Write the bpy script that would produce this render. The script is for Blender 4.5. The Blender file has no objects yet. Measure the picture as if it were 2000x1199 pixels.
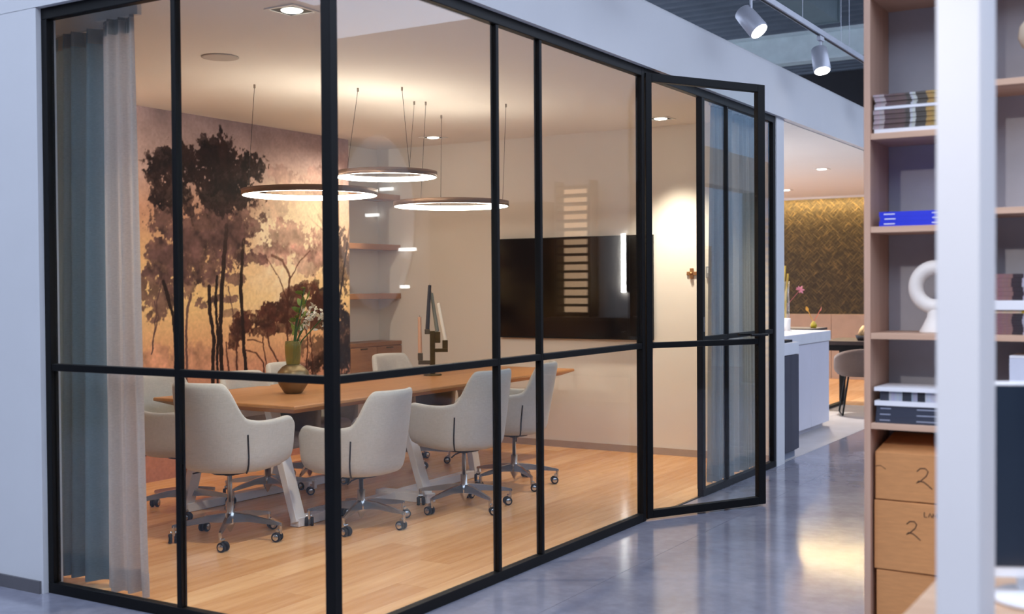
import bpy, bmesh, math, random
import numpy as np
from mathutils import Matrix, Vector
random.seed(7); rng=np.random.default_rng(11)
S=bpy.context.scene; COL=S.collection; PI=math.pi
# ------------------------------------------------------------------ camera
yaw,pitch,roll=.5472,-.0181,-.0066
fw=Vector((-math.sin(yaw)*math.cos(pitch),math.cos(yaw)*math.cos(pitch),math.sin(pitch)))
rt=Vector((math.cos(yaw),math.sin(yaw),0)); up=rt.cross(fw)
r2=rt*math.cos(roll)+up*math.sin(roll); u2=-rt*math.sin(roll)+up*math.cos(roll)
cd=bpy.data.cameras.new('camera'); cam=bpy.data.objects.new('camera',cd); COL.objects.link(cam)
cd.sensor_fit='HORIZONTAL'; cd.sensor_width=36; cd.lens=2264.5/2000*36; cd.clip_end=100
m=Matrix((r2,u2,-fw)).transposed().to_4x4(); m.translation=(3.0207,-3.5737,1.45); cam.matrix_world=m
cd.dof.use_dof=True; cd.dof.focus_distance=7.4; cd.dof.aperture_fstop=2.4
S.camera=cam
# ------------------------------------------------------------------ world, exposure
W=bpy.data.worlds.new('world'); S.world=W; W.use_nodes=True
bg=W.node_tree.nodes['Background']; bg.inputs[0].default_value=(.66,.77,1,1); bg.inputs[1].default_value=2.65
vs=S.view_settings; vs.view_transform='Standard'; vs.look='None'; vs.gamma=1; vs.use_curve_mapping=False; vs.exposure=0.14
def lamp(name,kind,loc,power,color,size=.05,aim=None,spot=None,blend=.5):
    d=bpy.data.lights.new(name,kind); d.energy=power; d.color=color
    if kind=='SPOT': d.shadow_soft_size=size; d.spot_size=math.radians(spot or 90); d.spot_blend=blend
    elif kind=='POINT': d.shadow_soft_size=size
    o=bpy.data.objects.new(name,d); COL.objects.link(o); o.location=loc
    if aim is not None: o.rotation_euler=(Vector(aim)-Vector(loc)).to_track_quat('-Z','Y').to_euler()
    return o
WARM=(1,.83,.64)
# ------------------------------------------------------------------ materials
def lin(c):
    return tuple((x/12.92 if x<=.04045 else ((x+.055)/1.055)**2.4) for x in (v/255 for v in c))
_m={}
def base(name):
    m=bpy.data.materials.new(name); m.use_nodes=True; nt=m.node_tree
    return m,nt,nt.nodes['Principled BSDF']
def tex(nt,scale,detail=4,rough=.6,stretch=(1,1,1),coord='Object'):
    tc=nt.nodes.new('ShaderNodeTexCoord'); mp=nt.nodes.new('ShaderNodeMapping'); mp.inputs['Scale'].default_value=stretch
    nt.links.new(tc.outputs[coord],mp.inputs[0])
    n=nt.nodes.new('ShaderNodeTexNoise'); n.inputs['Scale'].default_value=scale; n.inputs['Detail'].default_value=detail; n.inputs['Roughness'].default_value=rough
    nt.links.new(mp.outputs[0],n.inputs['Vector']); return n
def ramp(nt,fac,stops):
    r=nt.nodes.new('ShaderNodeValToRGB'); e=r.color_ramp.elements
    while len(e)<len(stops): e.new(.5)
    for i,(p,c) in enumerate(stops): e[i].position=p; e[i].color=(*c,1)
    nt.links.new(fac,r.inputs[0]); return r
def bumpn(nt,h,b,strength,dist=.01):
    n=nt.nodes.new('ShaderNodeBump'); n.inputs['Strength'].default_value=strength; n.inputs['Distance'].default_value=dist
    nt.links.new(h,n.inputs['Height']); nt.links.new(n.outputs[0],b.inputs['Normal'])
def mat(name,c,rough=.5,metal=0,var=.06,scale=6,bump=0,stretch=(1,1,1),coat=0,spec=None):
    if name in _m: return _m[name]
    m,nt,b=base(name); L=lin(c)
    n=tex(nt,scale,stretch=stretch)
    r=ramp(nt,n.outputs['Fac'],[(.3,tuple(x*(1-var) for x in L)),(.7,tuple(min(1,x*(1+var)) for x in L))])
    nt.links.new(r.outputs[0],b.inputs['Base Color']); b.inputs['Roughness'].default_value=rough; b.inputs['Metallic'].default_value=metal
    if coat: b.inputs['Coat Weight'].default_value=coat; b.inputs['Coat Roughness'].default_value=.05
    if spec is not None: b.inputs['Specular IOR Level'].default_value=spec
    if bump: bumpn(nt,n.outputs['Fac'],b,bump)
    _m[name]=m; return m
def wood(name,c1,c2,axis=1,rough=.42,scale=5,rand=.16):
    if name in _m: return _m[name]
    m,nt,b=base(name); st=[9,9,9]; st[axis]=.7
    n=tex(nt,scale*.5,8,.62,tuple(st))
    oi=nt.nodes.new('ShaderNodeObjectInfo'); ad=nt.nodes.new('ShaderNodeMath'); ad.operation='MULTIPLY_ADD'
    nt.links.new(oi.outputs['Random'],ad.inputs[0]); ad.inputs[1].default_value=rand*2
    sb=nt.nodes.new('ShaderNodeMath'); sb.operation='SUBTRACT'; nt.links.new(n.outputs['Fac'],sb.inputs[0]); sb.inputs[1].default_value=rand
    nt.links.new(sb.outputs[0],ad.inputs[2])
    r=ramp(nt,ad.outputs[0],[(.25,lin(c1)),(.5,tuple((a+d)/2 for a,d in zip(lin(c1),lin(c2)))),(.75,lin(c2))])
    nt.links.new(r.outputs[0],b.inputs['Base Color']); b.inputs['Roughness'].default_value=rough
    bumpn(nt,n.outputs['Fac'],b,.08,.004); _m[name]=m; return m
def emit(name,c,s):
    if name in _m: return _m[name]
    m,nt,b=base(name); b.inputs['Base Color'].default_value=(.8,.8,.8,1); b.inputs['Emission Color'].default_value=(*c,1); b.inputs['Emission Strength'].default_value=s
    _m[name]=m; return m
def fabric(name,c,scale=260,var=.1,rough=.95):
    if name in _m: return _m[name]
    m,nt,b=base(name); L=lin(c)
    a=tex(nt,scale,2,.5,(1,1,.12)); d=tex(nt,scale,2,.5,(.12,.12,1)); w=tex(nt,3,3)
    s=nt.nodes.new('ShaderNodeMath'); s.operation='ADD'; nt.links.new(a.outputs['Fac'],s.inputs[0]); nt.links.new(d.outputs['Fac'],s.inputs[1])
    s2=nt.nodes.new('ShaderNodeMath'); s2.operation='MULTIPLY_ADD'; nt.links.new(w.outputs['Fac'],s2.inputs[0]); s2.inputs[1].default_value=.4; nt.links.new(s.outputs[0],s2.inputs[2])
    r=ramp(nt,s2.outputs[0],[(.0,tuple(x*(1-var) for x in L)),(1,tuple(min(1,x*(1+var)) for x in L))])
    h=nt.nodes.new('ShaderNodeMapRange'); h.inputs[1].default_value=.8; h.inputs[2].default_value=1.6; nt.links.new(s2.outputs[0],h.inputs[0]); nt.links.new(h.outputs[0],r.inputs[0])
    nt.links.new(r.outputs[0],b.inputs['Base Color']); b.inputs['Roughness'].default_value=rough; b.inputs['Sheen Weight'].default_value=.25
    bumpn(nt,s.outputs[0],b,.15,.002); _m[name]=m; return m
def glassmat():
    m,nt,b=base('clear_glass'); nt.nodes.remove(b); out=nt.nodes['Material Output']
    g=nt.nodes.new('ShaderNodeNewGeometry'); d=nt.nodes.new('ShaderNodeVectorMath'); d.operation='DOT_PRODUCT'
    nt.links.new(g.outputs['Normal'],d.inputs[0]); nt.links.new(g.outputs['Incoming'],d.inputs[1])
    def mth(op,a,v=None):
        n=nt.nodes.new('ShaderNodeMath'); n.operation=op
        if isinstance(a,float): n.inputs[0].default_value=a
        else: nt.links.new(a,n.inputs[0])
        if v is not None:
            if isinstance(v,float): n.inputs[1].default_value=v
            else: nt.links.new(v,n.inputs[1])
        return n.outputs[0]
    c=mth('ABSOLUTE',d.outputs['Value']); k=mth('POWER',mth('SUBTRACT',1.0,c),5.0)
    f=mth('ADD',mth('MULTIPLY',k,.96),.045)
    t=nt.nodes.new('ShaderNodeBsdfTransparent'); t.inputs[0].default_value=(.965,.985,.98,1)
    gl=nt.nodes.new('ShaderNodeBsdfGlossy'); gl.inputs['Roughness'].default_value=0; gl.inputs[0].default_value=(.97,.99,1,1)
    mx=nt.nodes.new('ShaderNodeMixShader'); nt.links.new(f,mx.inputs[0]); nt.links.new(t.outputs[0],mx.inputs[1]); nt.links.new(gl.outputs[0],mx.inputs[2])
    nt.links.new(mx.outputs[0],out.inputs[0]); return m
GLASS=glassmat()
def tinted(name,c,rough=.05):
    if name in _m: return _m[name]
    m,nt,b=base(name); b.inputs['Base Color'].default_value=(*lin(c),1); b.inputs['Transmission Weight'].default_value=.75; b.inputs['Roughness'].default_value=rough; b.inputs['IOR'].default_value=1.3
    _m[name]=m; return m
BLACK=mat('black_powder_coat',(9,9,10),.5,0,.15,20,spec=.25)
WHITE=mat('white_paint',(214,214,216),.65,0,.015,3)
CEILW=mat('ceiling_paint',(242,238,232),.8,0,.01,2)
ROOMW=mat('warm_white_wall',(234,230,224),.75,0,.015,2)
SKIRT=mat('grey_skirting',(96,94,98),.5)
CHROME=mat('polished_aluminium',(200,200,202),.22,1,.04,12)
STEEL=mat('white_powder_steel',(222,224,230),.4,0,.02)
DARKM=mat('black_plastic',(14,14,15),.5,spec=.3)
FAB=fabric('oatmeal_weave',(188,186,181))
SEAM=mat('dark_zip',(30,30,34),.6)
OAK=wood('table_oak',(160,108,66),(188,134,86),1,.4)
OAKD=wood('shelf_oak',(140,96,62),(176,126,86),1,.45)
LAM=wood('pale_ash_laminate',(186,146,122),(212,174,150),2,.5,4,.05)
LAMX=wood('pale_ash_laminate_boards',(190,152,126),(216,180,154),0,.5,4,.05)
BACKP=mat('grey_back_panel',(176,176,184),.7)
BRONZE=mat('aged_bronze',(92,78,52),.4,.85,.2,18)
RINGM=mat('bronze_lamp_rim',(132,104,84),.4,.5,.05,10)
CARD=mat('cardboard',(204,142,88),.85,0,.08,14,.1,(1,1,6))
PAPER=mat('white_paper',(232,232,236),.7,0,.02)
INK=mat('marker_ink',(70,46,30),.8)
CERAM=mat('white_ceramic',(232,224,216),.55,0,.02,20,.05)
SHINYW=mat('white_gloss_plastic',(238,240,244),.15,0,.01)
# ------------------------------------------------------------------ mesh helpers
class MB:
    def __init__(s): s.v=[]; s.f=[]; s.sm=[]
    def add(s,v,f,smooth=False):
        o=len(s.v); s.v+= [tuple(p) for p in v]; s.f+=[tuple(i+o for i in q) for q in f]; s.sm+=[smooth]*len(f); return s
    def box(s,x0,x1,y0,y1,z0,z1,M=None):
        v=[(x,y,z) for z in (z0,z1) for y in (y0,y1) for x in (x0,x1)]
        if M is not None: v=[tuple(M@Vector(p)) for p in v]
        return s.add(v,[(0,2,3,1),(4,5,7,6),(0,1,5,4),(2,6,7,3),(0,4,6,2),(1,3,7,5)])
    def tube(s,pts,r,n=10,cap=True,r1=None):
        pts=[Vector(p) for p in pts]; k=len(pts); rings=[]; ref=None
        for i,p in enumerate(pts):
            d=(pts[min(i+1,k-1)]-pts[max(i-1,0)]).normalized()
            if ref is None: ref=d.orthogonal().normalized()
            ref=(ref-d*ref.dot(d)).normalized(); b=d.cross(ref)
            rr=r if r1 is None else r+(r1-r)*i/(k-1)
            rings.append([p+ref*rr*math.cos(2*PI*j/n)+b*rr*math.sin(2*PI*j/n) for j in range(n)])
        v=[q for g in rings for q in g]; f=[]
        for i in range(k-1):
            for j in range(n): f.append((i*n+j,i*n+(j+1)%n,(i+1)*n+(j+1)%n,(i+1)*n+j))
        s.add(v,f,True)
        if cap: s.add(rings[0],[tuple(range(n))[::-1]]); s.add(rings[-1],[tuple(range(n))])
        return s
    def lathe(s,prof,n=24,c=(0,0,0),M=None):
        v=[]; f=[]; k=len(prof)
        for r,z in prof:
            for j in range(n):
                p=Vector((r*math.cos(2*PI*j/n),r*math.sin(2*PI*j/n),z))
                if M is not None: p=M@p
                v.append((p.x+c[0],p.y+c[1],p.z+c[2]))
        for i in range(k-1):
            for j in range(n): f.append((i*n+j,i*n+(j+1)%n,(i+1)*n+(j+1)%n,(i+1)*n+j))
        s.add(v,f,True)
        if prof[0][0]>1e-4: s.add(v[:n],[tuple(range(n))[::-1]])
        if prof[-1][0]>1e-4: s.add(v[-n:],[tuple(range(n))])
        return s
    def prism(s,poly,z0,z1,M=None):
        n=len(poly); v=[(x,y,z0) for x,y in poly]+[(x,y,z1) for x,y in poly]
        if M is not None: v=[tuple(M@Vector(p)) for p in v]
        return s.add(v,[tuple(range(n))[::-1],tuple(range(n,2*n))]+[(i,(i+1)%n,n+(i+1)%n,n+i) for i in range(n)])
    def mesh(s,name,m):
        me=bpy.data.meshes.new(name); me.from_pydata(s.v,[],s.f); me.polygons.foreach_set('use_smooth',s.sm); me.materials.append(m); me.update(); return me
    def build(s,name,m,parent=None,bevel=0,loc=None):
        if loc is not None:
            s.v=[(a-loc[0],b-loc[1],c-loc[2]) for a,b,c in s.v]
        o=bpy.data.objects.new(name,s.mesh(name,m)); COL.objects.link(o)
        if loc is not None: o.location=loc
        if parent: o.parent=parent
        if bevel:
            b=o.modifiers.new('bevel','BEVEL'); b.width=bevel; b.segments=2; b.limit_method='ANGLE'
        return o
def B(*a,**k): return MB().box(*a,**k)
def tag(o,label,cat,group=None):
    o['label']=label; o['category']=cat
    if group: o['group']=group
    return o
def struct(o,label=None):
    o['kind']='structure'
    if label: o['label']=label
    return o
def empty(name,loc=(0,0,0),rz=0):
    o=bpy.data.objects.new(name,None); COL.objects.link(o); o.location=loc; o.rotation_euler=(0,0,rz); o.empty_display_size=.1; return o
def copy_tree(o,parent=None):
    c=o.copy(); COL.objects.link(c)
    if parent: c.parent=parent
    for ch in list(o.children): copy_tree(ch,c)
    return c
def inst(name,me,parent,loc=(0,0,0),rot=(0,0,0)):
    o=bpy.data.objects.new(name,me); COL.objects.link(o); o.parent=parent; o.location=loc; o.rotation_euler=rot; return o
# ------------------------------------------------------------------ structure
H=2.778; T=1.0785; RX=-3.8; BY=5.54
# showroom floor: polished concrete, poured in large slabs
def concrete():
    m,nt,b=base('polished_concrete')
    n=tex(nt,1.3,8,.62); n2=tex(nt,14,5,.6)
    a=nt.nodes.new('ShaderNodeMath'); a.operation='MULTIPLY_ADD'; nt.links.new(n2.outputs['Fac'],a.inputs[0]); a.inputs[1].default_value=.3; nt.links.new(n.outputs['Fac'],a.inputs[2])
    r=ramp(nt,a.outputs[0],[(.4,lin((108,109,121))),(.65,lin((134,135,149))),(.9,lin((156,157,170)))])
    nt.links.new(r.outputs[0],b.inputs['Base Color'])
    rr=nt.nodes.new('ShaderNodeMapRange'); rr.inputs[3].default_value=.08; rr.inputs[4].default_value=.17; nt.links.new(n2.outputs['Fac'],rr.inputs[0]); nt.links.new(rr.outputs[0],b.inputs['Roughness'])
    b.inputs['Specular IOR Level'].default_value=.75
    bumpn(nt,n.outputs['Fac'],b,.04,.01); return m
CONC=concrete()
fl=empty('floor',(0,0,0)); struct(fl,'polished blue-grey concrete showroom floor')
B(-7,9,-9,17,-.06,-.012).build('screed',mat('dark_joint',(60,62,70),.8),fl)
def slab(x0,x1,y0,y1): B(x0+.0012,x1-.0012,y0+.0012,y1-.0012,-.03,0).build('concrete_slab',CONC,fl)
for x0,x1 in ((.01,.455),(.455,4.4),(4.4,9)):
    for y0,y1 in ((-9,-4.5),(-4.5,.012),(.012,5.6),(5.6,11),(11,17)): slab(x0,x1,y0,y1)
for y0,y1 in ((-9,-4.5),(-4.5,.012)): slab(-7,-3.55,y0,y1); slab(-3.55,.01,y0,y1)
# meeting room floor: oak planks
PLK=wood('floor_oak',(206,148,92),(234,184,130),1,.26,5,.2)
f2=empty('floor',(0,0,0)); struct(f2,'warm oak plank floor of the meeting room')
B(RX-.3,-.02,.02,BY,-.03,-.008).build('underlay',mat('dark_joint',(60,62,70),.8),f2)
pw=.19; x=-.025; i=0
plank_me={}
while x>RX-.25:
    y=.02-[.0,.9,.45,1.3,.2,1.1][i%6]
    while y<BY:
        y0=max(y,.02); y1=min(y+1.83,BY)
        if y1-y0>.02:
            k=round(y1-y0,3)
            if k not in plank_me: plank_me[k]=B(-pw+.0012,0,0,k-.0012,-.012,0).mesh('plank',PLK)
            inst('plank',plank_me[k],f2,(x,y0,0))
        y+=1.83
    x-=pw; i+=1
# ceiling of the room, walls
struct(B(RX-.3,-.0,.0,BY,2.80,2.92).build('ceiling',CEILW),'smooth plastered ceiling of the meeting room')
struct(B(RX-.15,RX,-.1,4.75,0,2.80).build('wall_left',ROOMW),'long wall carrying the tree mural')
struct(B(RX-.4,RX-.28,4.70,BY,0,2.80).build('wall_niche',ROOMW),'white back of the shelf niche')
struct(B(RX-.28,RX-.149,4.6,4.75,0,2.80).build('wall_niche_side',ROOMW),'side of the shelf niche')
wb=struct(B(RX-.4,-.035,BY,BY+.02,0,2.80).build('wall_back',ROOMW),'back wall of the room with the screen')
B(RX,-.03,BY-.013,BY,0,.06).build('baseboard_back',mat('pale_skirting',(176,160,146),.6),None)['kind']='structure'
struct(B(-.03,.03,5.372,BY+.02,0,H).build('wall_end',WHITE),'narrow white wall end past the glazing')
lw=struct(B(-7,-1.745,-.05,.06,0,H).build('wall_front',WHITE),'plain white wall left of the glazing')
struct(B(-7,-1.76,-.062,-.05,0,.06).build('baseboard_front',SKIRT),'grey skirting on the white wall')
# fascia above the glazing, with a sloping lip on top
fm=MB(); prof=[(.0,H),(.055,H),(.055,3.15),(.050,3.17),(.038,3.182),(.02,3.19),(-.04,3.194),(-.12,3.195),(-.12,H)]
y0,y1=-.055,16; n=len(prof)
fm.add([(px,y0,pz) for px,pz in prof]+[(px,y1,pz) for px,pz in prof],[tuple(range(n))[::-1],tuple(range(n,2*n))]+[(i,(i+1)%n,n+(i+1)%n,n+i) for i in range(n)])
struct(fm.build('wall_fascia',WHITE),'white fascia above the glazing along the corridor')
struct(B(-7,-.05,-.052,.06,H,3.19).build('wall_fascia_front',WHITE),'white fascia above the front glazing')
# ------------------------------------------------------------------ glazing
def bar(p,x0,x1,y0,y1,z0,z1,name='mullion',bv=.003): return B(x0,x1,y0,y1,z0,z1).build(name,BLACK,p,bv)
def pane(p,x0,x1,y0,y1,z0,z1): return B(x0,x1,y0,y1,z0,z1).build('pane',GLASS,p)
FR=.045
X1,X2=1.735,.864
w1=empty('window_1'); struct(w1,'black framed front glazing with four panes')
bar(w1,-X1-.012,-.024,-.022,.022,H-.055,H,'top_rail'); bar(w1,-X1-.012,-.024,-.022,.022,0,.05,'bottom_rail')
bar(w1,-X1-.012,-X1+.028,-.022,.022,.05,H-.055,'stile'); bar(w1,-X2-.014,-X2+.014,-.018,.018,.05,H-.055)
bar(w1,-X1+.028,-X2-.014,-.018,.018,T-.017,T+.017,'transom'); bar(w1,-X2+.014,-.024,-.018,.018,T-.017,T+.017,'transom')
for a,b in ((-X1+.028,-X2-.014),(-X2+.014,-.024)):
    pane(w1,a,b,-.004,.004,.05,T-.017); pane(w1,a,b,-.004,.004,T+.017,H-.055)
w2=empty('window_2'); struct(w2,'black framed corridor glazing between the corner and the door')
Y3,Y4,Y5,Y6,Y7,Y8=1.234,1.656,2.912,3.867,4.34,5.343
bar(w2,-.024,.024,-.024,.024,0,H,'corner_post'); 
bar(w2,-.022,.022,.024,Y5-.03,H-.055,H,'top_rail'); bar(w2,-.022,.022,.024,Y5-.03,0,.05,'bottom_rail')
for y in (Y3,Y4): bar(w2,-.018,.018,y-.013,y+.013,.05,H-.055)
bar(w2,-.022,.022,Y5-.03,Y5+.008,0,H,'door_post')
ys=[.024,Y3-.013,Y3+.013,Y4-.013,Y4+.013,Y5-.03]
for a,b in zip(ys[::2],ys[1::2]):
    bar(w2,-.018,.018,a,b,T-.017,T+.017,'transom')
    pane(w2,-.004,.004,a,b,.05,T-.017); pane(w2,-.004,.004,a,b,T+.017,H-.055)
w3=empty('window_3'); struct(w3,'black framed corridor glazing beyond the door')
bar(w3,-.022,.022,Y5+.008,Y8+.028,H-.055,H,'top_rail'); bar(w3,-.022,.022,Y6-.02,Y8+.028,0,.05,'bottom_rail')
bar(w3,-.022,.022,Y6-.025,Y6+.025,.05,H-.055,'door_post'); bar(w3,-.018,.018,Y7-.012,Y7+.012,.05,H-.055); bar(w3,-.022,.022,Y8-.022,Y8+.028,.05,H-.055,'stile')
for a,b in ((Y6+.025,Y7-.012),(Y7+.012,Y8-.022)):
    bar(w3,-.018,.018,a,b,T-.017,T+.017,'transom'); pane(w3,-.004,.004,a,b,.05,T-.017); pane(w3,-.004,.004,a,b,T+.017,H-.055)
B(.019,.024,Y6-.012,Y6+.008,1.13,1.23).build('strike_plate',CHROME,w3)
# door leaf, hinged at Y5, swung out into the corridor
DW=.955; dr=empty('door_1',(.012,Y5+.022,0),-math.atan2(.465,.835)); struct(dr,'open black framed glass door swung out into the corridor')
def dbar(y0,y1,z0,z1,name): return B(-.02,.02,y0,y1,z0,z1).build(name,BLACK,dr,.003)
DZ0,DZ1=.012,H-.03
dbar(0,.045,DZ0,DZ1,'stile'); dbar(DW-.06,DW,DZ0,DZ1,'stile'); dbar(.045,DW-.06,DZ0,DZ0+.05,'bottom_rail'); dbar(.045,DW-.06,DZ1-.05,DZ1,'top_rail'); dbar(.045,DW-.06,T-.018,T+.018,'transom')
B(-.004,.004,.045,DW-.06,DZ0+.05,T-.018).build('pane',GLASS,dr); B(-.004,.004,.045,DW-.06,T+.018,DZ1-.05).build('pane',GLASS,dr)
for sx in (-1,1):
    h=MB().tube([(sx*.02,DW-.03,T+.045),(sx*.06,DW-.03,T+.045)],.009); h.tube([(sx*.06,DW-.02,T+.045),(sx*.06,DW-.16,T+.045)],.009); h.build('handle',DARKM,dr)
# ------------------------------------------------------------------ showroom roof and opposite shop front
DECK=mat('dark_metal_deck',(112,120,132),.6,.1,.12,3)
dk=MB(); y=-1; prof=[]
while y<16.2:
    prof+=[(y,5.0),(y+.10,5.0),(y+.14,5.12),(y+.24,5.12)]; y+=.28
n=len(prof)
dk.add([(-7,a,b) for a,b in prof]+[(2.2,a,b) for a,b in prof],[(i,i+1,n+i+1,n+i) for i in range(n-1)])
struct(dk.build('ceiling_deck',DECK),'dark corrugated metal roof deck of the showroom')
struct(B(-7,1.2,16,16.2,0,5.1).build('wall_far',mat('charcoal_wall',(52,50,54),.8)),'dark far wall of the showroom')
struct(B(1.2,9,16,16.2,0,5.1).build('wall_far_pale',mat('pale_blue_wall',(160,182,204),.7)),'pale blue far wall of the showroom across the corridor')
struct(B(9,9.2,-8.2,16.2,0,5.0).build('wall_right',mat('dark_rear_wall',(52,52,57),.8)),'dark right wall of the showroom')
struct(B(-7.2,9,-8.2,-8,0,5.1).build('wall_rear',mat('dark_rear_wall',(52,52,57),.8)),'dark rear wall of the showroom behind the camera')
struct(B(-7.2,-7,-8,-.05,0,5.1).build('wall_side',mat('dark_rear_wall',(52,52,57),.8)),'dark side wall of the showroom left of the white wall')
rb=empty('roof_beam',(0,10,4.07)); tag(rb,'pale grey roof beam crossing behind the track lights','beam')
GREYB=mat('pale_beam_paint',(238,248,248),.6)
B(-7,9,-.02,.02,.03,.32).build('web',GREYB,rb); B(-7,9,-.11,.11,0,.03).build('flange',GREYB,rb); B(-7,9,-.11,.11,.32,.35).build('flange',GREYB,rb)
du=empty('air_duct',(-.8,8.2,4.4)); tag(du,'grey-green rectangular air duct under the dark roof deck','duct')
DUCT=mat('duct_sheet',(140,156,160),.5,.1)
B(-.16,.16,-5,1.4,0,.42).build('duct_body',DUCT,du)
for yy in (-3.4,-1.7,0,1.3): B(-.175,.175,yy,yy+.03,-.015,.435).build('joint_flange',DUCT,du)
# the shop front across the corridor (seen mirrored in the glazing)
struct(B(2.66,2.9,9.9,16,2.77,3.25).build('wall_opposite_fascia',WHITE),'white fascia of the shop front opposite')
struct(B(2.75,8.9,9.35,9.5,0,5.0).build('wall_opposite',mat('grey_display_wall',(150,144,140),.7)),'grey display wall opposite the glazing')
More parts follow.
